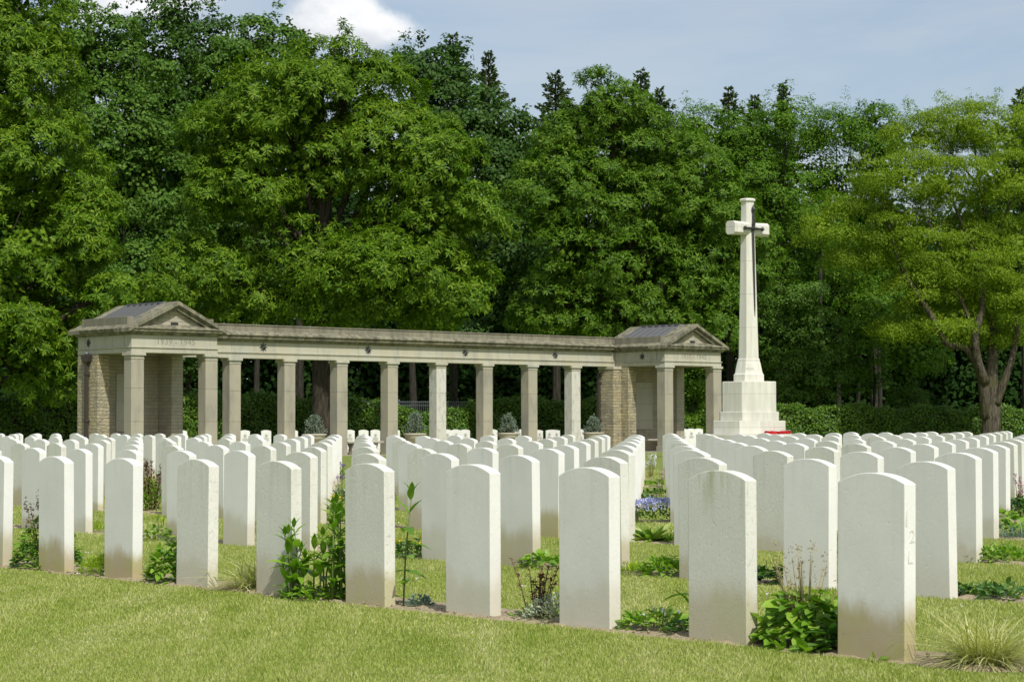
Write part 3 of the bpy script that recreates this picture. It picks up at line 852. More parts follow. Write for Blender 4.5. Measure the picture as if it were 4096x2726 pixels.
for P, x0 in enumerate((0.0, SR)):
    # walls of the back half
    wall('side_wall', x0, x0 + WT, 1.86, PB, 0, 3.168, 'rockwall')
    wall('back_wall', x0 + WT, x0 + 2.585, PB - WT, PB - 0.005, 0, 3.168, 'ashlar')
    wall('pier', x0 + 2.585, x0 + W - 0.003, 1.88, PB - 0.003, 0, 3.168, 'ashlar')
    wall('name_panel', x0 + 1.08, x0 + 2.02, PB - WT - 0.03, PB - WT - 0.0, 0.86, 2.62, 'panelstone')
    # entablature ring
    e = MB()
    T = 0.42
    for (a0, a1, b0, b1) in ((0, W, 0, T), (0, T, T, PB - T), (W - T, W, T, PB - T), (0, W, PB - T, PB)):
        e.box(x0 + a0, x0 + a1, b0, b1, 3.169, 3.311)
        e.box(x0 + a0 + .012, x0 + a1 - .012, b0 + .012, b1 - .012, 3.34, 3.688)
    e.box(x0 - 0.03, x0 + W + 0.03, -0.03, PB + 0.03, 3.311, 3.345)
    e.build('frieze', M['frieze'], root, 0.004)
    c = MB(); c.box(x0 + T - .02, x0 + W - T + .02, T - .02, PB - T + .02, 3.30, 3.309); c.build('ceiling_soffit', M['ceiling'], root)
    # cornice: bed mould, corona, sloping top
    c = MB()
    def rectring(e_, z): return [(x0 - e_, -e_, z), (x0 + W + e_, -e_, z), (x0 + W + e_, PB + e_, z), (x0 - e_, PB + e_, z)]
    c.loft([rectring(0.01, 3.686), rectring(0.05, 3.70), rectring(0.10, 3.775), rectring(0.165, 3.785), rectring(0.175, 3.84), rectring(0.21, 3.872), rectring(0.19, 3.90), rectring(0.02, 3.99)])
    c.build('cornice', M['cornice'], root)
    # low parapet blocks along the two long sides
    pb = MB()
    for a0, a1 in ((0.0, 0.20), (W - 0.20, W)):
        pb.box(x0 + a0, x0 + a1, 0.22, PB - 0.22, 3.97, 4.225)
    pb.build('parapet', M['parapet'], root, 0.006)
    # gables: raking cornices back and front, tympanum
    apex = 4.70; xm = x0 + W / 2
    def rake(y0, y1, zt, th, half, mat, name):
        mb = MB()
        L, Rr = xm - half, xm + half
        slope = (apex - 3.88) / (W / 2 + 0.20)
        zl = zt - slope * half
        dz = th
        top = [(L, zl), (xm, zt), (Rr, zl)]
        for s in (0, 1):
            (xa, za), (xb, zb) = top[s], top[s + 1]
            mb.loft([[(xa, y0, za), (xa, y1, za), (xa, y1, za - dz), (xa, y0, za - dz)], [(xb, y0, zb), (xb, y1, zb), (xb, y1, zb - dz), (xb, y0, zb - dz)]])
        return mb
    for yo, yi in ((-0.20, 0.62), (PB + 0.20, PB - 0.42)):
        lo, hi = min(yo, yi), max(yo, yi)
        mb = rake(lo, hi, apex, 0.11, W / 2 + 0.21, 'cornice', '')
        if yo < 0: m2 = rake(-0.145, 0.5, apex - 0.112, 0.05, W / 2 + 0.02, '', ''); m3 = rake(-0.10, 0.4, apex - 0.164, 0.085, W / 2 - 0.08, '', '')
        else: m2 = rake(PB - .3, PB + 0.145, apex - 0.112, 0.05, W / 2 + 0.02, '', ''); m3 = rake(PB - .3, PB + 0.10, apex - 0.164, 0.085, W / 2 - 0.08, '', '')
        for q in (m2, m3): mb.add(q.v, q.f)
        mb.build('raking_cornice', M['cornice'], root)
    for y0 in (0.045, PB - 0.245):
        mb = MB()
        mb.loft([[(xm - 1.42, y, 3.94), (xm + 1.42, y, 3.94), (xm, y, 4.58)] for y in (y0, y0 + 0.2)])
        t_ = mb.build('gable_wall', M['ashlar'], root)
        v = MB(); yv = y0 - 0.004 if y0 < 1 else y0 + 0.204
        v.box(xm - 0.13, xm + 0.13, min(yv, yv + .006), max(yv, yv + .006), 3.995, 4.085); v.build('vent_slot', M['bronze'], t_)
    # zinc roof between the gables with standing seams
    rf = MB()
    y0, y1 = 0.615, PB - 0.415
    slope = (apex - 3.88) / (W / 2 + 0.20)
    for s in (-1, 1):
        xa, xb = xm, xm + s * (W / 2 - 0.18)
        za, zb = apex - 0.035, apex - 0.035 - slope * (W / 2 - 0.18)
        rf.loft([[(xa, y0, za), (xa, y1, za), (xa, y1, za - .05), (xa, y0, za - .05)], [(xb, y0, zb), (xb, y1, zb), (xb, y1, zb - .05), (xb, y0, zb - .05)]])
        for q in range(7):
            y = y0 + (y1 - y0) * q / 6
            rf.loft([[(xa, y - .016, za), (xa, y + .016, za), (xa, y + .016, za + .06), (xa, y - .016, za + .06)], [(xb, y - .016, zb), (xb, y + .016, zb), (xb, y + .016, zb + .06), (xb, y - .016, zb + .06)]])
    rf.box(xm - .05, xm + .05, y0 - .02, y1 + .02, apex - 0.03, apex + 0.025)
    rf.build('metal_roof', M['roofmetal'], root)
    # years cut into the front frieze
    me = text_mesh('1939 - 1945', 0.25, 0.003, 'inscription')
    o = link('inscription', me, M['inscription'], root)
    o.location = (x0 + 1.53, -0.001 + 0.012, 3.425); o.rotation_euler = (R(90), 0, 0); o.scale = (1.12, 1, 1)
    star(x0 - 0.012 + 0.024, 2.42 if P == 0 else 1.15, 3.51, True)

# colonnade entablature
X0, X1 = W, SR
e = MB()
e.box(X0 + .002, X1 - .002, CFY, CFY + CD, 3.169, 3.30)
e.box(X0 + .002, X1 - .002, CFY - 0.012, CFY + CD + 0.012, 3.30, 3.335)
e.box(X0 + .002, X1 - .002, CFY - 0.035, CFY + CD + 0.035, 3.335, 3.372)
e.box(X0 + .002, X1 - .002, CFY + 0.01, CFY + CD - 0.01, 3.372, 3.70)
e.build('frieze', M['frieze'], root, 0.003)
c = MB()
def cring(e_, z): return [(X0 + .24, CFY - e_, z), (X1 - .24, CFY - e_, z), (X1 - .24, CFY + CD + e_, z), (X0 + .24, CFY + CD + e_, z)]
c.loft([cring(0.0, 3.69), cring(0.05, 3.705), cring(0.11, 3.775), cring(0.17, 3.785), cring(0.18, 3.85), cring(0.235, 3.895), cring(0.22, 3.93), cring(0.0, 4.04)])
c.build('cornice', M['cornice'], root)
pb = MB()
pb.box(X0 + .02, X1 - .02, CFY + 0.01, CFY + CD - 0.01, 4.0, 4.21); pb.box(X0 + .02, X1 - .02, CFY - 0.015, CFY + CD + 0.015, 4.21, 4.245)
pb.build('parapet', M['parapet'], root, 0.004)
for x in (6.44, 10.68, 14.93, 19.18): star(x, CFY - 0.002, 3.53)
# engaged piers where the colonnade meets the pavilions
wall('pier', SR - 0.40, SR - 0.004, 2.23, PB - 0.02, 0, 3.06, 'rockwall')
wall('pier', W + 0.004, W + 0.38, 2.45, PB - 0.02, 0, 3.06, 'rockwall')
for xa, ya in ((SR - 0.40, 2.23), (W + 0.004, 2.45)):
    mb = MB(); mb.box(xa - .02, xa + .394, ya - .03, PB, 3.062, 3.167); mb.build('capital', M['frieze'], root, 0.004)
# paved floor, one step
mb = MB()
mb.box(-0.35, W + .35, -0.40, PB + .5, 0, FZ); mb.box(W + .352, SR - .352, CFY - .45, PB + .5, 0, FZ); mb.box(SR - .35, SR + W + .35, -0.40, PB + .5, 0, FZ)
mb.build('stone_floor', M['paving'], root, 0.006)
# downpipes with hopper heads
for (x, y, hz_) in ((-0.075, 2.38, 1), (SR - 0.47, PB - 0.1, 0)):
    mb = MB()
    mb.box(x - .045, x + .045, y - .06, y + .06, 0.02, 2.93)
    for z in (1.15, 2.55): mb.box(x - .055, x + .07, y - .085, y + .085, z, z + .07)
    if hz_:
        mb.loft([[(x - a, y - b, z), (x + a, y - b, z), (x + a, y + b, z), (x - a, y + b, z)] for a, b, z in ((.05, .09, 2.90), (.07, .17, 2.95), (.08, .22, 3.12), (.08, .22, 3.15))])
    mb.build('downpipe', M['pipe'], root, 0.004)
mb = MB(); mb.lathe([(0.0, 3.15), (.05, 3.155), (.065, 3.19), (.04, 3.235), (.0, 3.24)], 14, (-0.075, 2.38)); mb.build('pipe_cap', M['fencemetal'], root, 0, True)


def W2(x, y, z=0.0):
    p = C0 + x * CV + y * CU
    return Vector((p[0], p[1], z))


# stone benches
def bench(x, y, L, lab, rz=0):
    b = tag(empty('stone_bench', W2(x, y, FZ), CT), lab, 'bench')
    mb = MB(); mb.box(-L / 2, L / 2, -0.2, 0.2, 0.38, 0.45); mb.build('seat', M['bench'], b, 0.012)
    for s in (-1, 1):
        mb = MB()
        xs_ = s * (L / 2 - 0.28)
        prof = [(0.17, 0), (0.17, .05), (0.10, .09), (0.12, .16), (0.09, .22), (0.13, .30), (0.17, .38), (-0.17, .38), (-0.13, .30), (-0.09, .22), (-0.12, .16), (-0.10, .09), (-0.17, .05), (-0.17, 0)]
        mb.loft([[(xs_ + w_, yy, zz) for yy, zz in prof] for w_ in (-.06, .06)])
        mb.build('leg', M['bench'], b, 0.008)
bench(C1 + 2.5 * GC + 0.2, CFY + 0.25, 1.5, 'stone bench with scrolled legs between two pillars of the colonnade')
bench(1.5, 2.25, 1.9, 'low stone bench against the back wall of the left pavilion')
bench(SR + 1.5, 2.25, 1.9, 'low stone bench against the back wall of the right pavilion')

# ------------------------------------------------------------------ memorial cross
KC = 0.953
CXD = 61.0
cp_ = at(2996 * 2356 / 4096, 980, CXD)
cross = tag(empty('memorial_cross', (cp_.x, cp_.y, 0.0), CT), 'tall white stone cross with a dark bronze sword on a stepped octagonal base', 'cross')


def octr(ev, eu, c, z):
    a, b = ev / 2 * KC, eu / 2 * KC; c *= KC; z = 1.028 + (z - 1.028) * KC if z > 0.3 else z
    return [(-a + c, -b, z), (a - c, -b, z), (a, -b + c, z), (a, b - c, z), (a - c, b, z), (-a + c, b, z), (-a, b - c, z), (-a, -b + c, z)]


def octpart(name, rings, bev=0.012):
    mb = MB(); mb.loft([octr(*r) for r in rings]); return mb.build(name, M['pale'], cross, bev)


octpart('base_step', [(2.75, 2.55, .42, 0.0), (2.75, 2.55, .42, 0.745)])
octpart('base_step', [(1.99, 1.88, .42, 0.744), (1.99, 1.88, .42, 1.146)])
octpart('base_step', [(1.58, 1.72, .42, 1.145), (1.58, 1.72, .42, 1.41)])
octpart('plinth', [(1.47, 1.61, .42, 1.409), (1.47, 1.61, .42, 2.30), (1.45, 1.59, .41, 2.315)])
octpart('shaft_base', [(.82, .84, .2, 2.314), (.82, .84, .2, 2.53), (.76, .78, .19, 2.56), (.64, .67, .16, 2.86), (.62, .64, .155, 2.90), (.585, .62, .15, 2.99), (.56, .59, .14, 3.01)], 0.006)
octpart('shaft', [(.53, .56, .13, 3.01), (.33, .36, .08, 7.73)], 0.006)
octpart('shaft_cap', [(.34, .37, .085, 7.72), (.41, .44, .10, 7.745), (.42, .45, .105, 7.79), (.36, .39, .09, 7.825)], 0.004)
zc = 1.028 + (6.91 - 1.028) * KC
mb = MB()
def armring(x, hh, tt, c): return [(x, -tt, zc - hh + c), (x, -tt, zc + hh - c), (x, -tt + c, zc + hh), (x, tt - c, zc + hh), (x, tt, zc + hh - c), (x, tt, zc - hh + c), (x, tt - c, zc - hh), (x, -tt + c, zc - hh)]
A = 0.735
mb.loft([armring(x, h, t, c) for x, h, t, c in ((-A, .188, .178, .062), (-A + .02, .192, .182, .064), (-.2, .178, .182, .06), (.2, .178, .182, .06), (A - .02, .192, .182, .064), (A, .188, .178, .062))])
mb.build('cross_arm', M['pale'], cross, 0.005)
sw = MB()
yf = lambda z: -((.28 - .10 * (z - 3.0) / 4.7) * KC) - 0.012
def blade(z, w, t): y = yf(z); return [(-w, y, z), (0, y - t, z), (w, y, z), (0, y + .02, z)]
Z = lambda z: 1.028 + (z - 1.028) * KC
sw.loft([blade(Z(4.27), .004, .01), blade(Z(4.6), .026, .03), blade(Z(6.75), .058, .045), blade(Z(6.95), .06, .045)])
sw.tube([(0, yf(Z(6.9)) - .03, Z(6.9)), (0, yf(Z(7.0)) - .03, Z(7.05)), (0, yf(Z(7.4)) - .03, Z(7.45))], [.05, .04, .028], 10)
sw.tube([(0, yf(Z(7.4)) - .03, Z(z)) for z in (7.40, 7.44, 7.50, 7.56, 7.63)], [.03, .055, .06, .035, .004], 10)
sw.tube([(0, yf(Z(7.05)) - .03, Z(7.02)), (0, yf(Z(7.05)) - .03, Z(7.07))], [.055, .055], 10)
yg = min(yf(zc), -0.182) - 0.035
for s in (-1, 1):
    sw.tube([(0, yg, zc), (s * .2, yg, zc), (s * .33, yg, zc)], [.042, .034, .028], 8)
    sw.tube([(s * .33, yg, zc), (s * .36, yg, zc), (s * .40, yg, zc)], [.036, .065, .05], 8)
sw.tube([(0, yg - .03, zc), (0, yg - .075, zc)], [.04, .015], 8)
sw.build('sword', M['bronze'], cross)


def wreath(x, y, z, lab, tilt):
    w = tag(empty('poppy_wreath', cross.matrix_world @ Vector((0, 0, 0))), lab, 'wreath', 'red wreaths on the cross base')
    p = np.array([cp_.x, cp_.y]) + x * CV + y * CU
    w.location = (p[0], p[1], z); w.rotation_euler = (tilt, 0, CT)
    n = 420; a = RNG.uniform(0, 2 * np.pi, n); b = RNG.uniform(-0.2, np.pi + .2, n)
    c = np.stack([(.17 + .055 * np.cos(b)) * np.cos(a), (.17 + .055 * np.cos(b)) * np.sin(a), .02 + .05 * np.sin(b)], 1)
    T = np.array([[-.5, 0, 0], [0, -.45, .12], [.5, 0, 0], [0, .45, .12]]) * .055
    V_, F_ = instance(T, np.array([[0, 1, 2, 3]]), c, np.stack([np.cos(a) * np.cos(b), np.sin(a) * np.cos(b), np.sin(b) + .3], 1), RNG.uniform(.7, 1.3, n))
    np_mesh('poppies', V_, F_, M['poppy'], w)
    mb = MB(); mb.tube([(.17 * math.cos(t), .17 * math.sin(t), .03) for t in np.linspace(0, 2 * math.pi, 25)], .035, 8); mb.build('ring', M['poppy'], w)
    mb = MB(); mb.box(-.03, .03, -.24, .02, .085, .095); mb.build('ribbon', M['ribbon'], w)
sx = 0.32
wreath(-0.17, -1.02, 0.768, 'red poppy wreath with white ribbon lying left on the cross base', R(4))
wreath(0.33, -1.00, 0.768, 'red poppy wreath lying right on the cross base, overhanging the corner', R(-3))

# ------------------------------------------------------------------ urns and dwarf conifers in the bays
def urn(x, y, lab):
    u = tag(empty('stone_urn', W2(x, y, FZ), CT), lab, 'urn', 'stone urns between the colonnade pillars')
    mb = MB(); mb.lathe([(0.0, .30), (.14, .30), (.15, .33), (.10, .36), (.13, .40), (.25, .46), (.33, .54), (.365, .62), (.375, .655), (.405, .665), (.405, .70), (.36, .705), (.34, .67), (.0, .66)], 36)
    mb.build('bowl', M['urn'], u, 0, False)
    mb = MB()
    for a, z0, z1 in ((.30, 0, .08), (.25, .08, .10), (.23, .10, .25), (.27, .25, .30)): mb.box(-a, a, -a, a, z0, z1)
    mb.build('pedestal', M['urn'], u, 0.006)
    mb = MB(); mb.lathe([(0, .63), (.34, .64), (.30, .672), (0, .69)], 20); mb.build('soil', M['soil'], u)


def needles(P, D_, L, w, mat, parent, name='foliage'):
    T = np.array([[0, 0, 0], [w, 0, .45 * L], [0, 0, L], [-w, 0, .45 * L], [0, w, .45 * L], [0, -w, .45 * L]])
    FT = np.array([[0, 1, 2, 3], [0, 4, 2, 5]])
    V, F = instance(T, FT, P, D_, RNG.uniform(.7, 1.25, len(P)))
    return np_mesh(name, V, F, mat, parent)


def dwarf_conifer(x, y, h, wd, lab):
    p = W2(x, y, FZ + .66); t = tag(empty('dwarf_conifer', p, RNG.uniform(0, 6)), lab, 'conifer', 'dwarf conifers growing in the urns')
    P = []; D_ = []; mb = MB(); mb.tube([(0, 0, 0), (.01, .02, h * .5), (0, 0, h * .93)], [.03, .02, .006], 7)
    nb = 46
    for k in range(nb):
        f = (k + RNG.uniform(0, 1)) / nb; z = h * (.08 + .87 * f); L = wd * (1.05 - f) ** .75 * RNG.uniform(.6, 1.1) + .04
        a = k * 2.4 + RNG.uniform(-.4, .4); e = RNG.uniform(-.05, .45) + f * .5
        d = np.array([math.cos(a) * math.cos(e), math.sin(a) * math.cos(e), math.sin(e)])
        s = np.array([0, 0, z]); mb.tube([s, s + d * L * .95], [.010, .004], 5)
        for q in range(int(12 + 60 * L)):
            t_ = RNG.uniform(.25, 1.0); side = RNG.normal(size=3) * .05 * (1.2 - t_ * .5)
            P.append(s + d * L * t_ + side); D_.append(d + RNG.normal(size=3) * .8 + np.array([0, 0, .35]))
    needles(np.array(P), np.array(D_), .055, .016, M['bluespruce'], t)
    mb.build('branches_core', M['bark_grey'], t)


UL = ['leftmost', 'second from the left', 'third from the left', 'rightmost, beside the right pavilion']
for n, x in enumerate((8.59, 12.81, 17.06, 21.22)):
    urn(x - .04, CFY + .12, ('cream stone urn in the colonnade, ' + UL[n]))
    dwarf_conifer(x - .04, CFY + .12, (.60, .70, .66, .56)[n], (.36, .40, .38, .34)[n], 'bluish dwarf conifer in the urn ' + ['leftmost in the colonnade', 'second from the left', 'third from the left', 'next to the right pavilion'][n])

# ------------------------------------------------------------------ fence and hedge
def hp(px, d): p = at(px * 2356 / 4096, 985, d); return np.array([p.x, p.y])


HL = [(-260, 79), (250, 82), (1100, 92), (1500, 97), (2100, 102), (2800, 105.5), (3400, 107), (4400, 109)]


def hedge(a, b, lab, top):
    pts = [hp(x, d) for x, d in HL[a:b + 1]]; xs_ = [x for x, d in HL[a:b + 1]]
    h_ = tag(empty('hedge', (pts[0][0], pts[0][1], 0)), lab, 'hedge')
    o = pts[0]; P = []; A = []; mb = MB()
    for (p, q, xa, xb) in zip(pts, pts[1:], xs_, xs_[1:]):
        L = float(np.linalg.norm(q - p)); d = (q - p) / L; nrm = np.array([d[1], -d[0]])
        if nrm[1] > 0: nrm = -nrm
        n = int(L * 330)
        t = RNG.uniform(0, 1, n); H = np.array([top(xa + (xb - xa) * s) for s in t])
        H = H + .12 * np.sin(t * L * 1.7 + 1) + .08 * np.sin(t * L * 4.1)
        w = RNG.uniform(0, 1, n)
        zf = np.where(w < .72, RNG.uniform(0, 1, n) * H, H + RNG.normal(0, .05, n))
        off = np.where(w < .72, .45 + .10 * np.sin(t * L * 2.9 + zf * 2.5) + RNG.normal(0, .05, n), RNG.uniform(-.45, .5, n))
        base = p + np.outer(t * L, d) + nrm * off[:, None] - o
        P.append(np.column_stack([base, zf])); A.append(np.column_stack([np.tile(nrm, (n, 1)) * np.where(w < .72, 1, .2)[:, None], np.where(w < .72, .5, 1.0)]) + RNG.normal(0, .35, (n, 3)))
        k = max(2, int(L / 1.5))
        for j in range(k):
            a0, a1 = p + d * L * j / k - o, p + d * L * (j + 1) / k - o
            hh = min(top(xa + (xb - xa) * (j + s) / k) for s in (0, .5, 1)) - .22
            mb.loft([[(*(a0 + nrm * .25), 0), (*(a0 - nrm * .3), 0), (*(a0 - nrm * .25), hh), (*(a0 + nrm * .2), hh)], [(*(a1 + nrm * .25), 0), (*(a1 - nrm * .3), 0), (*(a1 - nrm * .25), hh), (*(a1 + nrm * .2), hh)]])
    P = np.concatenate(P); A = np.concatenate(A)
    T, FT = spray(6, .13, .12, 33, .4, 60, .75)
    V, F = instance(T, FT, P, A, RNG.uniform(.7, 1.25, len(P)))
    np_mesh('foliage', V, F, M['hedge'], h_)
    mb.build('branches_core', M['bark_dark'], h_)  # solid dark core added inside the leaves, not single twigs
    return h_


hedge(0, 2, 'clipped dark green hedge reaching behind the left pavilion', lambda x: 2.25)
def midtop(x):
    if 1460 < x < 1860: return 1.65 + .35 * max(0, math.sin((x - 1440) / 62.0))
    return 2.15
hedge(2, 5, 'leafy hedge behind the colonnade, in front of the grey fence', midtop)
hedge(5, 7, 'clipped hedge right of the cross, below the tall trees', lambda x: 1.95 - .25 * (x - 2800) / 1600)

fp, fq = hp(1430, 98.2), hp(1900, 102)
fr = tag(empty('metal_fence', (fp[0], fp[1], 0), math.atan2(fq[1] - fp[1], fq[0] - fp[0])), 'grey metal bar fence showing above the hedge behind the colonnade', 'fence')
FLN = float(np.linalg.norm(fq - fp)); mb = MB()
for k in range(int(FLN / .11)): mb.box(k * .11 - .01, k * .11 + .01, -.01, .01, .1, 2.18)
for z in (.2, 1.2, 1.95, 2.12): mb.box(0, FLN, -.03, -.012, z, z + .03)
mb.build('bars', M['fencemetal'], fr)
for k in range(4):
    mb = MB(); x = FLN * (k + .15) / 3.3; mb.box(x - .04, x + .04, .012, .09, 0, 2.25); mb.build('post', M['fencemetal'], fr, .004)

# ------------------------------------------------------------------ trees
tree('sweet_chestnut', 'large bright green chestnut cut by the left edge, before the maples', 'chestnut', 'chestnut', 'bark_dark', 77,
     [(10, 0, 100, 90), (60, 80, 90, 100), (10, 60, 110, 130), (0, 270, 130, 100), (40, 190, 130, 120), (20, 380, 150, 120), (120, 430, 110, 100), (60, 560, 190, 90), (180, 540, 90, 80), (20, 700, 130, 90), (140, 730, 150, 80), (60, 810, 110, 60), (250, 690, 70, 60), (60, 860, 110, 45)], -110, .5, lobe=1.0, seed=1, sp=.33, gap=.0, flat=.72, deep=.84)
tree('sweet_chestnut', 'broad domed bright green chestnut in the middle, behind the colonnade', 'chestnut', 'chestnut', 'bark_dark', 86,
     [(790, 160, 90, 65), (670, 250, 160, 95), (860, 240, 130, 85), (540, 340, 100, 90), (700, 370, 150, 90), (900, 350, 160, 100), (1000, 400, 90, 90), (560, 440, 100, 80), (1040, 500, 110, 85),
      (930, 490, 90, 60), (690, 590, 110, 80), (900, 640, 190, 80), (1030, 680, 120, 80), (800, 690, 150, 70), (470, 640, 120, 80), (560, 690, 60, 55), (640, 470, 60, 60, 2.5)], 740, .42, lobe=1.0, seed=2, fork_h=7.5, sp=.33, gap=.0, flat=.72, deep=.84)
tree('sweet_chestnut', 'pointed tall green chestnut left of the stone cross', 'chestnut', 'chestnut_b', 'bark_dark', 95,
     [(1385, 245, 70, 60), (1440, 290, 70, 60), (1340, 340, 110, 75), (1450, 370, 120, 80), (1290, 450, 100, 85), (1410, 480, 130, 80), (1560, 390, 100, 75), (1620, 470, 75, 100), (1530, 520, 110, 80), (1300, 590, 95, 60),
      (1440, 610, 140, 85), (1600, 620, 80, 90), (1260, 700, 70, 60), (1380, 720, 130, 60), (1530, 710, 130, 80), (1720, 560, 60, 85), (1640, 720, 60, 70)], 1450, .42, lobe=.95, seed=3, sp=.33, gap=.0, flat=.72, deep=.82, fork_h=6)
GM = 'broadleaved trees of the wood edge'
tree('maple_tree', 'mid green maple rising right behind the left chestnut', 'maple', 'maple_lt', 'bark_grey', 100,
     [(150, 190, 80, 90), (200, 90, 95, 75), (280, 160, 110, 90), (250, 290, 120, 100), (340, 300, 110, 90), (320, 430, 130, 90), (390, 540, 110, 80), (300, 640, 130, 80)], 300, .15, GM, seed=4, lobe=1.0, sp=.33)
tree('maple_tree', 'dark tall maple cut by the top edge between the chestnuts', 'maple', 'maple', 'bark_grey', 105,
     [(400, 40, 95, 70), (350, 130, 80, 80), (450, 140, 110, 85), (420, 260, 130, 90), (500, 330, 100, 100), (430, 430, 120, 100), (480, 560, 110, 90), (400, 660, 120, 100), (380, 800, 120, 90)], 430, .15, GM, seed=5, lobe=1.1, sp=.36)
tree('maple_tree', 'light maple top against the sky left of the white cloud', 'maple', 'maple_lt', 'bark_grey', 103,
     [(600, 110, 90, 60), (540, 190, 90, 80), (660, 170, 70, 60), (590, 290, 110, 90), (570, 480, 100, 100), (600, 650, 100, 90)], 590, .15, GM, seed=6, lobe=.9, sp=.34)
tree('maple_tree', 'grey green maple between the two taller chestnuts', 'maple', 'maple', 'bark_grey', 104,
     [(940, 150, 80, 60), (1030, 170, 80, 70), (1040, 280, 110, 90), (1120, 330, 90, 90), (1150, 430, 100, 90), (1200, 360, 80, 80), (1170, 560, 90, 90), (1180, 690, 90, 80), (1140, 800, 90, 60)], 1120, .15, GM, seed=7, lobe=.95, sp=.33)
tree('beech_tree', 'green beech on the skyline between the spruces right of the pointed chestnut', 'beech', 'beech', 'bark_grey', 118,
     [(1600, 300, 80, 50), (1560, 380, 90, 80), (1680, 330, 70, 60), (1650, 430, 90, 90), (1620, 600, 100, 100)], 1630, .13, GM, seed=8, lobe=1.0, sp=.36)
tree('beech_tree', 'tall dark beech directly right of the stone cross', 'beech', 'beech', 'bark_grey', 116,
     [(1760, 320, 85, 70), (1805, 270, 40, 60), (1730, 430, 80, 90), (1800, 470, 90, 100), (1760, 600, 80, 90), (1830, 640, 80, 90)], 1790, .13, GM, seed=9, lobe=1.0, sp=.36)
tree('beech_tree', 'dark beech left of the golden green locust', 'beech', 'beech', 'bark_grey', 119,
     [(1880, 310, 80, 60), (1960, 300, 80, 55), (1900, 420, 100, 100), (2030, 330, 80, 80), (1960, 480, 90, 90), (1900, 600, 100, 100), (2010, 620, 80, 90)], 1930, .13, GM, seed=10, lobe=1.0, sp=.36)
tree('beech_tree', 'low bright beech on the wood edge just right of the cross base', 'beech', 'maple_lt', 'bark_grey', 111,
     [(1830, 700, 80, 60), (1790, 790, 90, 70), (1880, 780, 80, 70), (1850, 870, 90, 60), (1770, 890, 60, 50)], 1840, .09, GM, seed=11, lobe=.7, sp=.30, gap=.3)
tree('beech_tree', 'small dark beech under the left edge of the locust', 'beech', 'beech', 'bark_grey', 112,
     [(2000, 760, 80, 60), (1960, 850, 90, 60), (2080, 820, 90, 60)], 2010, .08, GM, seed=12, lobe=.7, sp=.32, gap=.35)
tree('locust_sapling', 'young bright green sapling standing above the hedge right of the cross', 'locust', 'maple_lt', 'bark_grey', 109,
     [(2095, 920, 45, 30), (2110, 955, 55, 30), (2070, 950, 40, 22)], 2098, .04, None, seed=13, lobe=.45, sp=.2, gap=.2)
tree('shrub_tree', 'bright leafy bush seen through the right pavilion', 'beech', 'chestnut_b', 'bark_grey', 96,
     [(1590, 930, 40, 55), (1600, 880, 30, 30), (1575, 985, 45, 40)], 1590, .05, None, seed=14, lobe=.5, sp=.2, gap=.1)
FK = [([(2278, 990, 0), (2282, 940, 0), (2280, 890, 0), (2285, 820, .2), (2288, 760, .4), (2278, 690, .5), (2282, 560, .5), (2260, 430, .4), (2240, 300, .3)], [.75, .62, .56, .36, .34, .30, .20, .12, .04]),
      ([(2268, 960, -.1), (2262, 900, -.3), (2248, 850, -.5), (2215, 802, -.8), (2170, 792, -.9), (2140, 740, -1), (2090, 660, -1), (2060, 600, -.8), (2030, 480, -.5), (2010, 440, -.4)], [.45, .42, .34, .27, .24, .20, .16, .13, .08, .03]),
      ([(2288, 930, -.2), (2306, 880, -.3), (2325, 820, -.4), (2338, 760, -.2), (2345, 680, 0), (2380, 560, 0), (2400, 450, 0)], [.34, .28, .23, .20, .17, .12, .05]),
      ([(2262, 880, -.5), (2240, 830, -.9), (2232, 770, -1.2), (2250, 700, -1.1), (2235, 600, -1), (2200, 500, -.6), (2160, 400, -.3)], [.36, .30, .26, .2, .16, .11, .04]),
      ([(2232, 770, -1.2), (2180, 640, -1.0), (2150, 560, -1.0), (2110, 480, -.8)], [.14, .10, .07, .03]),
      ([(2282, 560, .5), (2330, 460, .3), (2350, 380, .3)], [.12, .08, .03]), ([(2260, 430, .4), (2200, 360, .3), (2150, 300, .2)], [.09, .06, .02])]
tree('locust_tree', 'golden green locust with a thick forked trunk at the right', 'locust', 'locust', 'bark_pale', 103,
     [(2230, 285, 110, 45), (2130, 310, 80, 50), (2320, 310, 80, 60), (2060, 410, 100, 50), (2170, 420, 110, 60), (2290, 420, 110, 70), (1970, 470, 65, 40), (1880, 530, 60, 35), (2080, 540, 110, 55), (1980, 590, 80, 40),
      (2200, 560, 100, 70), (2320, 560, 90, 90), (2130, 670, 90, 55), (2250, 690, 110, 60), (2340, 690, 70, 70), (2080, 760, 60, 35), (2180, 750, 70, 40), (2240, 620, 90, 50), (2120, 600, 80, 45), (2300, 770, 60, 35)], 2280, .6, None, FK, seed=15, lobe=.85, sp=.26, gap=.05, flat=.42, size=.95, inner=.6)


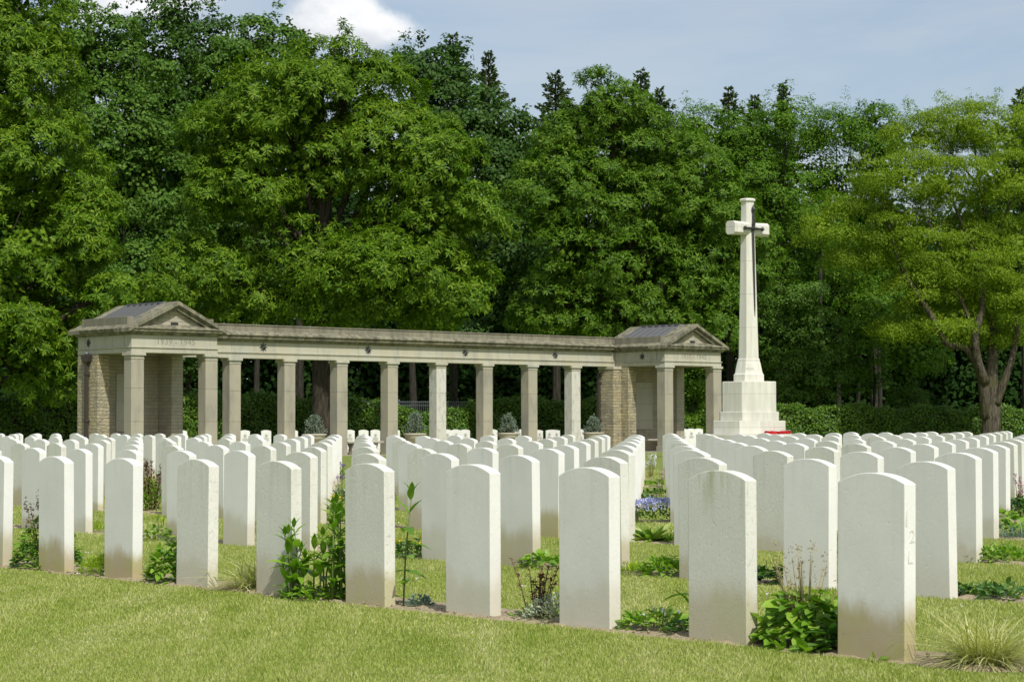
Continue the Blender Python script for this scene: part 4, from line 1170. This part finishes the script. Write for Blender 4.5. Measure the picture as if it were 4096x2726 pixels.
def spruce(px, ty, d, hh, spread, lab):
    tip = at(px, ty, d); base = Vector((tip.x, tip.y, tip.z - hh))
    t = tag(empty('spruce_tree', (tip.x, tip.y, 0)), lab, 'spruce', 'dark spruces rising above the wood')
    P = []; D_ = []; mb = MB(); Z = tip.z
    mb.tube([(0, 0, -.2), (0, 0, Z * .5), (0, 0, Z - .8), (0, 0, Z)], [.25, .18, .05, .012], 8)
    nb = int(hh * 17); k = 0
    for k in range(nb):
        z = .12 + hh * (k / nb) ** .85 + RNG.uniform(-.08, .08)
        a = k * 2.399 + RNG.uniform(-.5, .5); L = (.16 + spread * z) * RNG.uniform(.45, 1.2)
        s = np.array([0, 0, Z - z]); e = .65 - min(.85, z * .22) + RNG.uniform(-.2, .2)
        d_ = np.array([math.cos(a) * math.cos(e), math.sin(a) * math.cos(e), math.sin(e)])
        mb.tube([s, s + d_ * L * .6 + np.array([0, 0, -.05 * L]), s + d_ * L + np.array([0, 0, .08 * L])], [.025, .018, .006], 5)
        side = np.array([-math.sin(a), math.cos(a), 0])
        for q in range(int(8 + L * 42)):
            u = RNG.uniform(.1, 1.04); sd = RNG.choice((-1, 1)); tl = (1.1 - u) * L * .45 * RNG.uniform(.1, 1)
            P.append(s + d_ * L * u + side * sd * tl + np.array([0, 0, -.25 * tl + RNG.normal(0, .04) + .08 * L * (u * u - .6 * u)])); D_.append(d_ * .7 + side * sd * .7 + np.array([0, 0, RNG.uniform(-.8, .4)]))
    needles(np.array(P), np.array(D_), .22, .045, M['spruce'], t, 'needles')
    mb.build('trunk', M['bark_grey'], t)


for a in ((690, 66, 112, 5.5, 0.39, 'dark spruce tip left of the domed chestnut'), (1042, 78, 112, 6.5, 0.35, 'spruce tip right of the white cloud'),
          (1124, 118, 113, 7, 0.35, 'narrow spruce tip between the maple and the solitary spruce'), (1278, 165, 116, 6, 0.48, 'symmetrical spruce standing alone against the sky'),
          (1474, 160, 114, 6, 0.43, 'dark spruce right behind the pointed chestnut'), (1518, 205, 115, 6, 0.43, 'lower dark spruce right of the pointed chestnut'),
          (1676, 200, 122, 5, 0.41, 'spruce tip left of the stone cross'), (1736, 218, 122, 5, 0.41, 'short spruce tip above the stone cross'),
          (1802, 190, 123, 5.5, 0.29, 'slim tallest tip right of the stone cross'), (2005, 238, 124, 4.5, 0.43, 'low spruce tip left of the golden green locust'), (2352, 200, 116, 6, 0.43, 'spruce tip at the right picture edge')):
    spruce(*a)

# thin bare stems in front of the dark wood
for n, (x, d, r0, top, lab) in enumerate(((950, 106, .24, 800, 'straight mossy trunk seen between the middle pillars'), (1880, 114, .16, 610, 'slim pale trunk right of the cross'), (2025, 117, .14, 800, 'thin dark trunk behind the right hedge'), (1965, 118, .14, 830, 'leaning thin dark trunk behind the right hedge'))):
    b = at(x, 985, d); b.z = 0; t = at(x + (8 if n == 1 else 14 if n == 3 else -3), top, d) - b
    rt = tag(empty('tree', b), lab, 'tree'); mb = MB(); mb.tube([(0, 0, -.2), (t.x * .5 + .05, 0, t.z * .5), (t.x, 0, t.z), (t.x, 0, t.z + 3)], [r0, r0 * .8, r0 * .6, r0 * .2], 10)
    mb.build('trunk', M['bark_grey'], rt, 0, True)
    V, F = crown('beech', [(np.array([t.x, .3, t.z + 2.5]), np.array([1.4, 1.4, 1.6]))], lobe=.8, sp=.35, seed=60 + n)
    np_mesh('crown', V, F, M['beech'], rt)

# the wood behind reads as one dark mass
P = []; A = []
n = 90000
x = RNG.uniform(-48, 50, n); y = 126 + RNG.uniform(0, 1, n) ** 1.6 * 28 + np.where(x < 0, x * .35, 0); H = np.where(x < -8, 18.5, 15.0 - .03 * (x + 8)) + 1.5 * np.sin(x * .9) + 1.2 * np.sin(x * .37 + 2)
z = RNG.uniform(0, 1, n) ** 1.25 * H
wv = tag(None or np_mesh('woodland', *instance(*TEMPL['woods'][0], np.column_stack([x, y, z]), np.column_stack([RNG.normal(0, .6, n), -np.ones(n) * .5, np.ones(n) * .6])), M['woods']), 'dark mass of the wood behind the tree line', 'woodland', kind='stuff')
# ------------------------------------------------------------------ plants of the beds
def leaf_t(n=4, L=1.0, W=.4, shape='lance', bend=.25, fold=.12):
    V = []; F = []
    for k in range(n + 1):
        t = k / n
        w = {'lance': math.sin(math.pi * min(1, t * .97 + .03)) ** .9 * (1.15 - .5 * t), 'ovate': math.sin(math.pi * t ** .75) ** .8, 'strap': min(1, 6 * t + .3) * (1 - t ** 4),
             'lobed': (math.sin(math.pi * t ** .7) ** .6) * (1 + .22 * math.cos(t * 19))}[shape] * W / 2
        z = -bend * L * t * t
        V += [(L * t, w, z + fold * w * 2), (L * t, 0, z), (L * t, -w, z + fold * w * 2)]
    for k in range(n):
        a = 3 * k; F += [(a, a + 3, a + 4, a + 1), (a + 1, a + 4, a + 5, a + 2)]
    return np.array(V), np.array(F)


def dirs(n, e0, e1):
    a = RNG.uniform(0, 2 * np.pi, n); e = np.radians(RNG.uniform(e0, e1, n))
    return np.column_stack([np.cos(a) * np.cos(e), np.sin(a) * np.cos(e), np.sin(e)])


def gpt(px, py):
    """place on the lawn seen at (px, py) of the photograph"""
    k = 2356 / 4096
    q = at(px * k, py * k, 10.0); d = (q - Vector((0, 0, EYE)))
    return Vector((0, 0, EYE)) + d * (-EYE / d.z)


def bedp(i, k, dv=.2): p = lat(i, k, dv); return Vector((p[0], p[1], float(hz(*p)) - .005))


def plant(name, loc, label, cat='plant', group=None): return tag(empty(name, loc, 0), label, cat, group)


def cluster(root, n, T, mat, rad, h, e=(0, 60), s=(.7, 1.2), dome=True, name='foliage', ell=(1, 1)):
    a = RNG.uniform(0, 2 * np.pi, n); q = np.sqrt(RNG.uniform(0, 1, n)); 
    if dome: z = h * np.sqrt(np.maximum(0, 1 - q * q)) * RNG.uniform(.35, 1.0, n)
    else: z = RNG.uniform(0, h, n)
    P = np.column_stack([rad * q * np.cos(a) * ell[0], rad * q * np.sin(a) * ell[1], z])
    D_ = dirs(n, *e) * .8 + np.column_stack([np.cos(a) * q, np.sin(a) * q, np.zeros(n)])
    V, F = orient(T[0], T[1], P, D_, np.array([[0, 0, 1.0]]) + D_ * 0 + RNG.normal(0, .25, (n, 3)), RNG.uniform(*s, n))
    return np_mesh(name, V, F, M[mat], root)


def tall_stalks(root, spots, Lf, Wf, mat='herb', gap=.075):
    P = []; D_ = []; U = []; S = []; mb = MB()
    for (x, y, h, lx, ly) in spots:
        n = max(3, int(h / gap)); top = Vector((x + lx, y + ly, h))
        mb.tube([(x, y, -.02), (x + lx * .3, y + ly * .3, h * .5), top], [.006, .005, .003], 6)
        for k in range(n):
            t = (k + .6) / n; c = Vector((x + lx * t * t, y + ly * t * t, h * t)); a = k * math.pi / 2 + RNG.uniform(-.4, .4)
            e = R(RNG.uniform(-12, 30)) if k < n - 2 else R(RNG.uniform(35, 65))
            sz = (.55 + .6 * math.sin(math.pi * min(1, t * 1.05)) if k < n - 1 else .75) * RNG.uniform(.85, 1.15)
            for s in (0, math.pi):
                d = (math.cos(a + s) * math.cos(e), math.sin(a + s) * math.cos(e), math.sin(e))
                P.append(c); D_.append(d); U.append((0, 0, 1)); S.append(sz)
        for q in range(4):
            a = q * 1.6; P.append(top); D_.append((math.cos(a) * .4, math.sin(a) * .4, 1)); U.append((-math.cos(a), -math.sin(a), .2)); S.append(.6)
    T = leaf_t(5, Lf, Wf, 'lance', .22, .15)
    V, F = orient(T[0], T[1], np.array([tuple(p) for p in P]), np.array(D_), np.array(U) + RNG.normal(0, .12, (len(U), 3)), np.array(S))
    np_mesh('foliage', V, F, M[mat], root, smooth=True); mb.build('stems', M['stem'], root, 0, True)


def flowers(root, n, rad, z0, z1, size, mat, stems=True, ell=(1, 1), spike=False):
    a = RNG.uniform(0, 2 * np.pi, n); q = np.sqrt(RNG.uniform(0, 1, n)); z = RNG.uniform(z0, z1, n) if spike else z0 + (z1 - z0) * np.sqrt(1 - q * q * .9) * RNG.uniform(.8, 1, n)
    P = np.column_stack([rad * q * np.cos(a) * ell[0], rad * q * np.sin(a) * ell[1], z])
    T = spray(5, size * .35, size * .7, 71, .6, 40, 1.0)
    V, F = instance(T[0], T[1], P, dirs(n, 20, 90), RNG.uniform(.7, 1.2, n))
    if n <= 10:
        for q in range(n): m_ = len(T[0]); np_mesh('flower', V[q * m_:(q + 1) * m_], T[1], M[mat], root)
    else: np_mesh('flowers', V, F, M[mat], root)
    if stems:
        mb = MB()
        for p in P[:60]: mb.tube([(p[0] * .6, p[1] * .6, 0), tuple(p)], [.0025, .002], 4)
        mb.build('stems', M['stem'], root)


def tuft(root, n, L, w, mat, e=(35, 88), bend=.75, rad=.05):
    T = leaf_t(6, L, w, 'strap', bend, .1); a = RNG.uniform(0, 2 * np.pi, n); q = rad * np.sqrt(RNG.uniform(0, 1, n))
    P = np.column_stack([q * np.cos(a), q * np.sin(a), np.zeros(n)])
    D_ = dirs(n, *e); D_[:, :2] += P[:, :2] / rad * .3
    V, F = orient(T[0], T[1], P, D_, np.array([[0, 0, 1.0]]) + D_ * 0 + RNG.normal(0, .1, (n, 3)), RNG.uniform(.45, 1.1, n)); np_mesh('foliage', V, F, M[mat], root)


def twigs(root, n, h, rad, mat, leaf, spike=None, ls=.04, nl=16, stem='stem_red'):
    mb = MB(); P = []; D_ = []; SP = []
    for k in range(n):
        a = RNG.uniform(0, 6.28); q = rad * RNG.uniform(.2, 1); hh = h * RNG.uniform(.55, 1.0)
        p0 = Vector((q * .3 * math.cos(a), q * .3 * math.sin(a), 0)); p2 = Vector((q * math.cos(a), q * math.sin(a), hh)); p1 = p0.lerp(p2, .5) + Vector((0, 0, .03))
        mb.tube([p0, p1, p2], [.004, .003, .0015], 5)
        for j in range(nl):
            t = RNG.uniform(.15, 1.0); c = p0.lerp(p1, t * 2) if t < .5 else p1.lerp(p2, t * 2 - 1); P.append(tuple(c)); D_.append(dirs(1, -15, 60)[0])
        SP.append(p2)
    T = leaf_t(3, ls, ls * .45, 'ovate', .2, .1)
    V, F = orient(T[0], T[1], np.array(P), np.array(D_), np.array([[0, 0, 1.0]] * len(P)) + RNG.normal(0, .2, (len(P), 3)), RNG.uniform(.6, 1.2, len(P)))
    np_mesh('foliage', V, F, M[leaf], root); mb.build('stems', M[stem], root)
    if spike:
        T = spray(3, .008, .018, 5) if spike != 'seedhead' else spray(3, .003, .008, 5)
        Qs = [np.array([tuple(p)] * 16) + np.column_stack([RNG.normal(0, .008, 16), RNG.normal(0, .008, 16), RNG.uniform(-.05, .07, 16)]) for p in SP]
        for Q in (Qs if len(Qs) <= 20 else [np.concatenate(Qs)]):
            V, F = instance(T[0], T[1], Q, dirs(len(Q), 20, 90)); np_mesh('flower_spike', V, F, M[spike], root)


BROAD = leaf_t(4, .075, .062, 'lobed', .3, .2); SMALL = leaf_t(2, .035, .018, 'ovate', .1, .1); MID = leaf_t(3, .065, .034, 'ovate', .25, .15); LONG = leaf_t(4, .17, .045, 'lance', .35, .15)
FINE = leaf_t(2, .03, .008, 'lance', .1, .1)

# front row, from the right
p = plant('ornamental_grass', bedp(0, -.33, .16), 'pale yellow green grass tuft arching at the right end of the front row', 'grass tuft'); tuft(p, 900, .285, .005, 'sedge', (28, 88), .85, .09)
p = plant('coral_bells', bedp(0, .80, .20), 'clump of scalloped green leaves with thin seed spikes in the front row', 'plant')
cluster(p, 300, BROAD, 'herb', .22, .27, (-25, 35), (.7, 1.25)); cluster(p, 60, BROAD, 'variegated', .21, .17, (-25, 25), (.7, 1.15), name='old_leaves'); twigs(p, 24, .44, .16, None, 'sedge', 'seedhead', .010, 3, 'seedhead')
p = plant('broad_leaved_herb', bedp(0, .50, .16), 'dark long-leaved rosette against the nearest headstone', 'plant'); cluster(p, 50, LONG, 'herb_dark', .10, .13, (10, 65), (.8, 1.15))
p = plant('seedling', bedp(0, .57, -.02), 'small bright rosette with upright oval leaves on the bare soil', 'plant'); cluster(p, 11, leaf_t(4, .10, .04, 'ovate', .2, .15), 'herb', .02, .01, (15, 75), (.8, 1.2))
p = plant('seedling', bedp(0, .74, -.03), 'single upright leaf sprout on the soil below the scalloped clump', 'plant'); cluster(p, 3, leaf_t(4, .09, .035, 'ovate', .1, .15), 'herb', .01, .01, (55, 85), (.8, 1.0))
p = plant('seedling', bedp(0, .12, -.045), 'tiny weed at the foot of the nearest headstone', 'plant'); cluster(p, 12, leaf_t(3, .035, .016, 'ovate', .2, .15), 'herb', .05, .03, (15, 75), (.7, 1.2), ell=(.4, 1))
p = plant('forget_me_not', bedp(0, 1.86, .20), 'low mat with small white flowers in the front row', 'plant')
cluster(p, 170, MID, 'herb', .17, .11, (0, 60), (.6, 1.1)); flowers(p, 14, .13, .06, .12, .024, 'fl_white')
p = plant('peony', bedp(0, 1.56, .18), 'young plant with big oval leaves and one dark red leaf', 'plant')
T = leaf_t(6, .15, .06, 'ovate', .35, .15); mb = MB(); P = []; D_ = []
for (a, h, e) in ((2.6, .20, 5), (-.8, .22, 45), (3.4, .15, 60), (.6, .13, 30), (1.8, .12, 20)):
    mb.tube([(0, 0, 0), (.02 * math.cos(a), .02 * math.sin(a), h)], [.005, .003], 5); P.append((.02 * math.cos(a), .02 * math.sin(a), h)); D_.append((math.cos(a) * math.cos(R(e)), math.sin(a) * math.cos(R(e)), math.sin(R(e))))
V, F = orient(T[0], T[1], P, D_, [[0, 0, 1.0]] * 5, [1, .95, .8, .6, .6]); np_mesh('foliage', V, F, M['herb'], p, smooth=True); mb.build('stems', M['stem_red'], p)
V, F = orient(T[0], T[1], [(.05, -.02, .15)], [(.7, -.4, -.2)], [[0, 0, 1.0]], [.45]); np_mesh('red_leaf', V, F, M['redleaf'], p)
cluster(p, 120, SMALL, 'herb_dark', .16, .09, (0, 60), (.8, 1.5), name='low_foliage')
p = plant('silver_ground_cover', bedp(0, 2.66, .20), 'low silvery ground cover between two front headstones', 'plant'); cluster(p, 900, leaf_t(2, .028, .011, 'ovate', .1, .1), 'silver', .24, .14, (10, 80), (.7, 1.3), ell=(.75, 1))
p = plant('red_leaved_shrub', bedp(0, 2.84, .20), 'sparse twiggy shrub with dark red leaves', 'shrub'); twigs(p, 13, .34, .15, None, 'redleaf', None, .035, 16)
cluster(p, 140, SMALL, 'herb', .15, .06, (10, 70), (.6, 1.1), name='low_foliage')
p = plant('blue_green_herb', bedp(0, 3.86, .15), 'small blue green crinkled plant on the soil', 'plant'); cluster(p, 160, SMALL, 'bluegrass', .07, .07, (10, 70), (.6, 1.2))
p = plant('tall_leafy_stalk', bedp(0, 4.00, .13), 'lone tall leafy stalk leaning right beside a headstone', 'plant'); tall_stalks(p, [(0, 0, .64, .05, -.02)], .15, .062, gap=.072)
p = plant('leafy_stalks', bedp(0, 4.76, .06), 'dense stand of tall leafy green stalks in the front row', 'plant')
sp = []
for k in range(25):
    u = RNG.uniform(-.24, .21); v = RNG.uniform(-.12, .16) if u < .12 else RNG.uniform(-.13, -.08); q = SU * u + SV * v
    sp.append((q[0], q[1], (.62 - (u + .25) * .62 + RNG.uniform(-.12, .04)) * (1 if RNG.uniform() < .7 else .6), RNG.normal(0, .03), RNG.normal(0, .03)))
tall_stalks(p, sp, .125, .05, gap=.075); cluster(p, 220, MID, 'herb', .22, .09, (0, 60), (.5, 1.0), name='low_foliage')
p = plant('sedge_tuft', bedp(0, 5.68, .17), 'low pale striped sedge tuft between two front headstones', 'grass tuft'); tuft(p, 620, .31, .008, 'sedge', (12, 75), .8, .12)
p = plant('leafy_herb', bedp(0, 6.66, .16), 'lush green herb with divided leaves in the front row', 'plant'); cluster(p, 420, leaf_t(3, .07, .03, 'lobed', .3, .15), 'herb', .19, .30, (-20, 40), (.7, 1.25))
p = plant('lime_mound', bedp(0, 7.68, .17), 'low feathery lime green mound in the front row', 'plant'); cluster(p, 2400, FINE, 'lime', .24, .15, (10, 85), (.7, 1.2), ell=(.8, 1))
p = plant('red_tipped_shrub', bedp(0, 8.68, .20), 'bushy green shrub with dark red shoot tips at the left', 'shrub'); cluster(p, 800, leaf_t(3, .05, .022, 'ovate', .25, .15), 'herb', .24, .40, (-10, 50), (.7, 1.2)); cluster(p, 500, leaf_t(3, .05, .024, 'ovate', .25, .15), 'herb_dark', .24, .22, (-10, 50), (.7, 1.2), name='low_foliage'); twigs(p, 34, .52, .21, None, 'herb', 'redleaf', .03, 8)
p = plant('leafy_herb', bedp(0, 8.47, .02), 'pale green rosette at the foot of the red-tipped shrub', 'plant'); cluster(p, 26, LONG, 'herb', .05, .03, (5, 60), (.4, .7))

# beds further back: (x, y) of the foot in the photograph
BK = [('low_herb', 3085, 2335, 'dark scalloped leaves with an orange flower in the second row', lambda r: (cluster(r, 90, BROAD, 'herb_dark', .13, .12, (-10, 50), (.6, 1.0)), flowers(r, 2, .05, .15, .17, .03, 'fl_yellow'))),
      ('low_herb', 2530, 2298, 'lime yellow low cushion right of the third second-row stone', lambda r: cluster(r, 700, FINE, 'lime', .13, .09, (10, 80), (.8, 1.3))),
      ('low_herb', 2660, 2305, 'mixed leafy clump with a red flower in the second row', lambda r: (cluster(r, 260, MID, 'herb', .17, .15, (0, 70), (.6, 1.1)), flowers(r, 2, .08, .08, .1, .03, 'poppy'))),
      ('low_herb', 2165, 2272, 'fresh green low plant behind the third front headstone', lambda r: cluster(r, 110, leaf_t(3, .08, .045, 'ovate', .3, .15), 'herb', .15, .11, (0, 50), (.6, 1.1))),
      ('low_herb', 1655, 2232, 'yellow flowered low plant behind the lone tall stalk', lambda r: (cluster(r, 240, MID, 'herb_dark', .17, .15, (0, 60), (.6, 1.0)), flowers(r, 16, .15, .12, .18, .035, 'fl_yellow'))),
      ('low_herb', 635, 2160, 'pale leafy plant with a greenish yellow head in the second row', lambda r: (cluster(r, 120, MID, 'herb', .17, .13, (0, 60), (.6, 1.1)), flowers(r, 8, .05, .18, .22, .04, 'lime'))),
      ('low_herb', 395, 2130, 'small yellow green cushion left of the third front headstone gap', lambda r: cluster(r, 500, FINE, 'lime', .14, .11, (10, 80), (.8, 1.3))),
      ('low_herb', 3990, 2246, 'broad low green plant in the third row bed at the right', lambda r: cluster(r, 420, MID, 'herb', .26, .13, (0, 60), (.6, 1.0), ell=(1, .7))),
      ('low_herb', 3905, 2385, 'low dark leaves right of the last second-row headstone', lambda r: cluster(r, 200, MID, 'herb_dark', .20, .08, (0, 60), (.6, 1.0), ell=(1, .6))),
      ('low_herb', 4040, 2400, 'grey green tuft in the second row bed by the right edge', lambda r: (cluster(r, 120, MID, 'herb_dark', .16, .10, (0, 80), (.6, 1.0)), tuft(r, 30, .12, .006, 'bluegrass'))),
      ('low_herb', 4025, 2145, 'bright green leaf clump right of the fourth row end', lambda r: cluster(r, 130, leaf_t(3, .10, .06, 'ovate', .3, .15), 'herb', .17, .28, (-10, 50), (.6, 1.1))),
      ('blue_grass', 4070, 2152, 'blue grey fescue cushion at the right edge', lambda r: tuft(r, 420, .17, .005, 'bluegrass', (15, 85), .5, .16)),
      ('low_herb', 4080, 2070, 'dark green leafy clump with pink spikes at the right edge', lambda r: (cluster(r, 380, leaf_t(3, .09, .035, 'ovate', .3, .15), 'herb_dark', .27, .22, (10, 70), (.7, 1.2)), twigs(r, 8, .50, .18, None, 'herb', 'fl_pink', .02, 1))),
      ('low_herb', 4085, 1990, 'tall green plant at the right edge behind the pink spikes', lambda r: cluster(r, 200, leaf_t(3, .10, .05, 'ovate', .3, .15), 'herb', .2, .38, (0, 60), (.7, 1.1))),
      ('hosta', 2612, 2166, 'hosta with upright cream-edged leaves in the third row', lambda r: (cluster(r, 46, leaf_t(5, .20, .075, 'lance', .22, .22), 'variegated', .06, .02, (10, 68), (.7, 1.15)), cluster(r, 26, leaf_t(5, .17, .075, 'lance', .3, .2), 'herb', .06, .02, (10, 60), (.7, 1.0), name='green_leaves'))),
      ('low_herb', 2690, 2168, 'small cream flowered plant beside the hosta', lambda r: (cluster(r, 120, SMALL, 'herb', .08, .10, (0, 80), (.8, 1.3)), flowers(r, 10, .07, .07, .11, .035, 'sedge'))),
      ('blue_flowers', 2622, 2088, 'wide cushion of pale blue flowers in the fourth row', lambda r: (cluster(r, 420, SMALL, 'herb_dark', .36, .20, (0, 80), (1, 1.6), ell=(1, .55)), flowers(r, 620, .36, .10, .27, .028, 'fl_blue', False, (1, .55)))),
      ('pink_spikes', 2640, 2040, 'single pink flower spike behind the blue flowers', lambda r: twigs(r, 3, .44, .06, None, 'herb', 'fl_pink', .05, 6)),
      ('low_herb', 2580, 2016, 'dark green leaves left behind the blue flowers', lambda r: cluster(r, 90, MID, 'herb_dark', .15, .18, (10, 70), (.8, 1.2))),
      ('low_herb', 2650, 1945, 'low green strip plants in the sixth row gap', lambda r: cluster(r, 160, MID, 'herb', .42, .07, (0, 70), (.8, 1.3), ell=(1, .3))),
      ('low_herb', 2650, 1978, 'low green strip plants in the fifth row gap', lambda r: cluster(r, 130, MID, 'herb_dark', .36, .06, (0, 70), (.8, 1.3), ell=(1, .3))),
      ('white_sprays', 2604, 1915, 'airy whitish flower sprays leaning on a far headstone', lambda r: twigs(r, 16, .42, .16, None, 'herb', 'fl_white', .02, 2)),
      ('red_leaved_shrub', 607, 2042, 'green and dark red leafy shrub between the left headstones', lambda r: (cluster(r, 300, MID, 'herb', .22, .38, (0, 60), (.7, 1.1)), twigs(r, 34, .60, .24, None, 'redleaf', 'redleaf', .04, 14))),
      ('purple_flowers', 1362, 1925, 'purple flowered plant in the gap left of the middle', lambda r: (cluster(r, 90, MID, 'herb', .14, .22, (0, 80), (.8, 1.2)), flowers(r, 26, .12, .2, .32, .04, 'fl_purple'))),
      ('purple_flowers', 1368, 1998, 'lilac flowered silvery plant behind the tall stalks', lambda r: (cluster(r, 160, LONG, 'silver', .14, .12, (20, 80), (.5, .9)), flowers(r, 16, .12, .2, .34, .035, 'fl_purple'))),
      ('yellow_flowers', 1368, 2085, 'two yellow flowers behind the tall leafy stalks', lambda r: (cluster(r, 160, MID, 'herb_dark', .2, .24, (0, 80), (.8, 1.2)), flowers(r, 6, .12, .24, .30, .06, 'fl_yellow'))),
      ('low_herb', 1545, 2005, 'dark plum leaved plant left behind the lone stalk', lambda r: (cluster(r, 120, MID, 'redleaf', .10, .26, (0, 80), (.6, 1.0)), cluster(r, 90, MID, 'herb', .14, .14, (0, 80), (.6, 1.0), name='low_foliage'))),
      ('low_herb', 130, 2010, 'airy white flower sprays behind the red-tipped shrub', lambda r: twigs(r, 14, .45, .16, None, 'herb', 'fl_white', .02, 3))]
for (nm, x, y, lab, fn) in BK:
    g = gpt(x, y); g.z = float(hz(g.x, g.y)) - .005
    r_ = plant(nm, g, lab, 'plant'); fn(r_)

# daisies and pale petals dotted over the turf
n = 130; d = RNG.uniform(9.5, 30, n); x = RNG.uniform(-1, 1, n) * (.24 * d); q = np.stack([x, d], 1) - S0; fr_ = (q @ SV) > -.2
x, d = x[fr_], d[fr_]
V, F = instance(*spray(5, .006, .012, 90, .3, 20, 1.0), np.column_stack([x, d, hz(x, d) + .03]), np.tile([0, -.3, 1.0], (len(x), 1)), RNG.uniform(.7, 1.3, len(x)))
tag(np_mesh('daisies', V, F, M['fl_white']), 'tiny white daisies dotted over the grass between the rows', 'daisies', kind='stuff')
# pebbles and crumbs of soil along the front bed
n = 420; u = RNG.uniform(-.7, 9.0, n); v = RNG.uniform(-.07, .30, n); P = S0 + np.outer(u, SU) + np.outer(v, SV)
T = np.array([[1, 0, 0], [0, 1, 0], [-1, 0, 0], [0, -1, 0], [0, 0, .7], [0, 0, -.7]]) * .009; FT = np.array([[0, 1, 4], [1, 2, 4], [2, 3, 4], [3, 0, 4], [1, 0, 5], [2, 1, 5], [3, 2, 5], [0, 3, 5]])
V, F = instance(T, FT, np.column_stack([P, RNG.uniform(.008, .022, n)]), dirs(n, 0, 90), RNG.uniform(.4, 1.5, n))
tag(np_mesh('soil_crumbs', V, F, M['soil']), 'pebbles and crumbs of dry soil along the front bed', 'soil crumbs', kind='stuff')

# ------------------------------------------------------------------ light, sky, camera
sun_dir = np.concatenate([-(SU * math.cos(R(18)) + SV * math.sin(R(18))), [0]])
EL = R(50)
sd = Vector((sun_dir[0] * math.cos(EL), sun_dir[1] * math.cos(EL), math.sin(EL)))
L = bpy.data.lights.new('sun', 'SUN'); L.energy = 4.2; L.angle = R(0.8); L.color = (1.0, 0.97, 0.915)
lo = bpy.data.objects.new('sun', L); COL.objects.link(lo); lo.rotation_euler = sd.to_track_quat('Z', 'Y').to_euler(); lo.location = (0, 0, 40)

w = bpy.data.worlds.new('World'); bpy.context.scene.world = w; w.use_nodes = True
nt = w.node_tree; nt.nodes.clear()
out = nt.nodes.new('ShaderNodeOutputWorld'); bg = nt.nodes.new('ShaderNodeBackground')
sky = nt.nodes.new('ShaderNodeTexSky'); sky.sky_type = 'NISHITA'; sky.sun_disc = False
sky.sun_elevation = EL; sky.sun_rotation = math.atan2(sun_dir[0], sun_dir[1]) % (2 * math.pi)
sky.air_density = 1.0; sky.dust_density = 2.2; sky.ozone_density = 1.0; sky.altitude = 20
tc = nt.nodes.new('ShaderNodeTexCoord').outputs['Generated']
# thin high veil and one heap cloud above the domed chestnut
veil = noise(nt, mapped(nt, tc, (1.3, 1.3, 7.0)), 2.3, 6, 0.6, 0.4)
vf = math_(nt, 'MULTIPLY', ramp(nt, veil, [(0.34, 0.25), (0.66, 1.0)]), 0.62)
c1 = mixc(nt, vf, sky.outputs[0], (5.4, 5.55, 5.7))
sep = N(nt, 'ShaderNodeSeparateXYZ'); nt.links.new(tc, sep.inputs[0])


def blob(cx, cz, rx, rz):
    dx = math_(nt, 'DIVIDE', math_(nt, 'SUBTRACT', sep.outputs[0], cx), rx); dz = math_(nt, 'DIVIDE', math_(nt, 'SUBTRACT', sep.outputs[2], cz), rz)
    return math_(nt, 'SUBTRACT', 1.0, math_(nt, 'SQRT', math_(nt, 'ADD', math_(nt, 'MULTIPLY', dx, dx), math_(nt, 'MULTIPLY', dz, dz))))


front = math_(nt, 'GREATER_THAN', sep.outputs[1], 0.3)
def dirpx(px, py):
    q = at(px, py, 100.0) - Vector((0, 0, EYE)); q.normalize(); return q
bl = None
for (px, py, a, b) in ((800, 40, 150, 90), (880, 60, 110, 60), (720, 60, 80, 60), (330, -10, 190, 60), (760, 20, 120, 60), (230, 10, 90, 60)):
    q = dirpx(px, py); v = blob(q.x, q.z, a / 4901, b / 4901)
    bl = v if bl is None else math_(nt, 'MAXIMUM', bl, v)
cn = noise(nt, tc, 34, 7, 0.62)
bl2 = math_(nt, 'ADD', bl, math_(nt, 'MULTIPLY', math_(nt, 'SUBTRACT', cn, 0.5), 1.3))
cf = math_(nt, 'MULTIPLY', ramp(nt, bl2, [(-0.0, 0.0), (0.55, 1.0)], 'EASE'), front)
shade = ramp(nt, noise(nt, mapped(nt, tc, (1, 1, 1.6)), 22, 5, 0.6), [(0.35, (5.4, 5.6, 6.0)), (0.6, (8.3, 8.3, 8.3))])
c2 = mixc(nt, math_(nt, 'MULTIPLY', cf, 0.9), c1, shade)
nt.links.new(c2, bg.inputs[0]); bg.inputs[1].default_value = 0.125
nt.links.new(bg.outputs[0], out.inputs[0])

cam = bpy.data.cameras.new('camera'); co = bpy.data.objects.new('camera', cam); COL.objects.link(co)
cam.sensor_width = 36; cam.lens = F_PX / 4096 * 36; cam.clip_end = 5000; cam.clip_start = 0.1
co.matrix_world = Matrix.Translation((0, 0, EYE)) @ Matrix.Rotation(math.pi / 2 + PITCH, 4, 'X') @ Matrix.Rotation(ROLL, 4, 'Z')
cam.dof.use_dof = True; cam.dof.focus_distance = 18; cam.dof.aperture_fstop = 13
sc = bpy.context.scene; sc.camera = co
sc.render.resolution_x = 1024; sc.render.resolution_y = 681
sc.view_settings.view_transform = 'Standard'; sc.view_settings.look = 'None'; sc.view_settings.exposure = 0.06; sc.view_settings.gamma = 1.0
sc.cycles.max_bounces = 6; sc.cycles.diffuse_bounces = 3; sc.cycles.transmission_bounces = 4; sc.cycles.transparent_max_bounces = 4
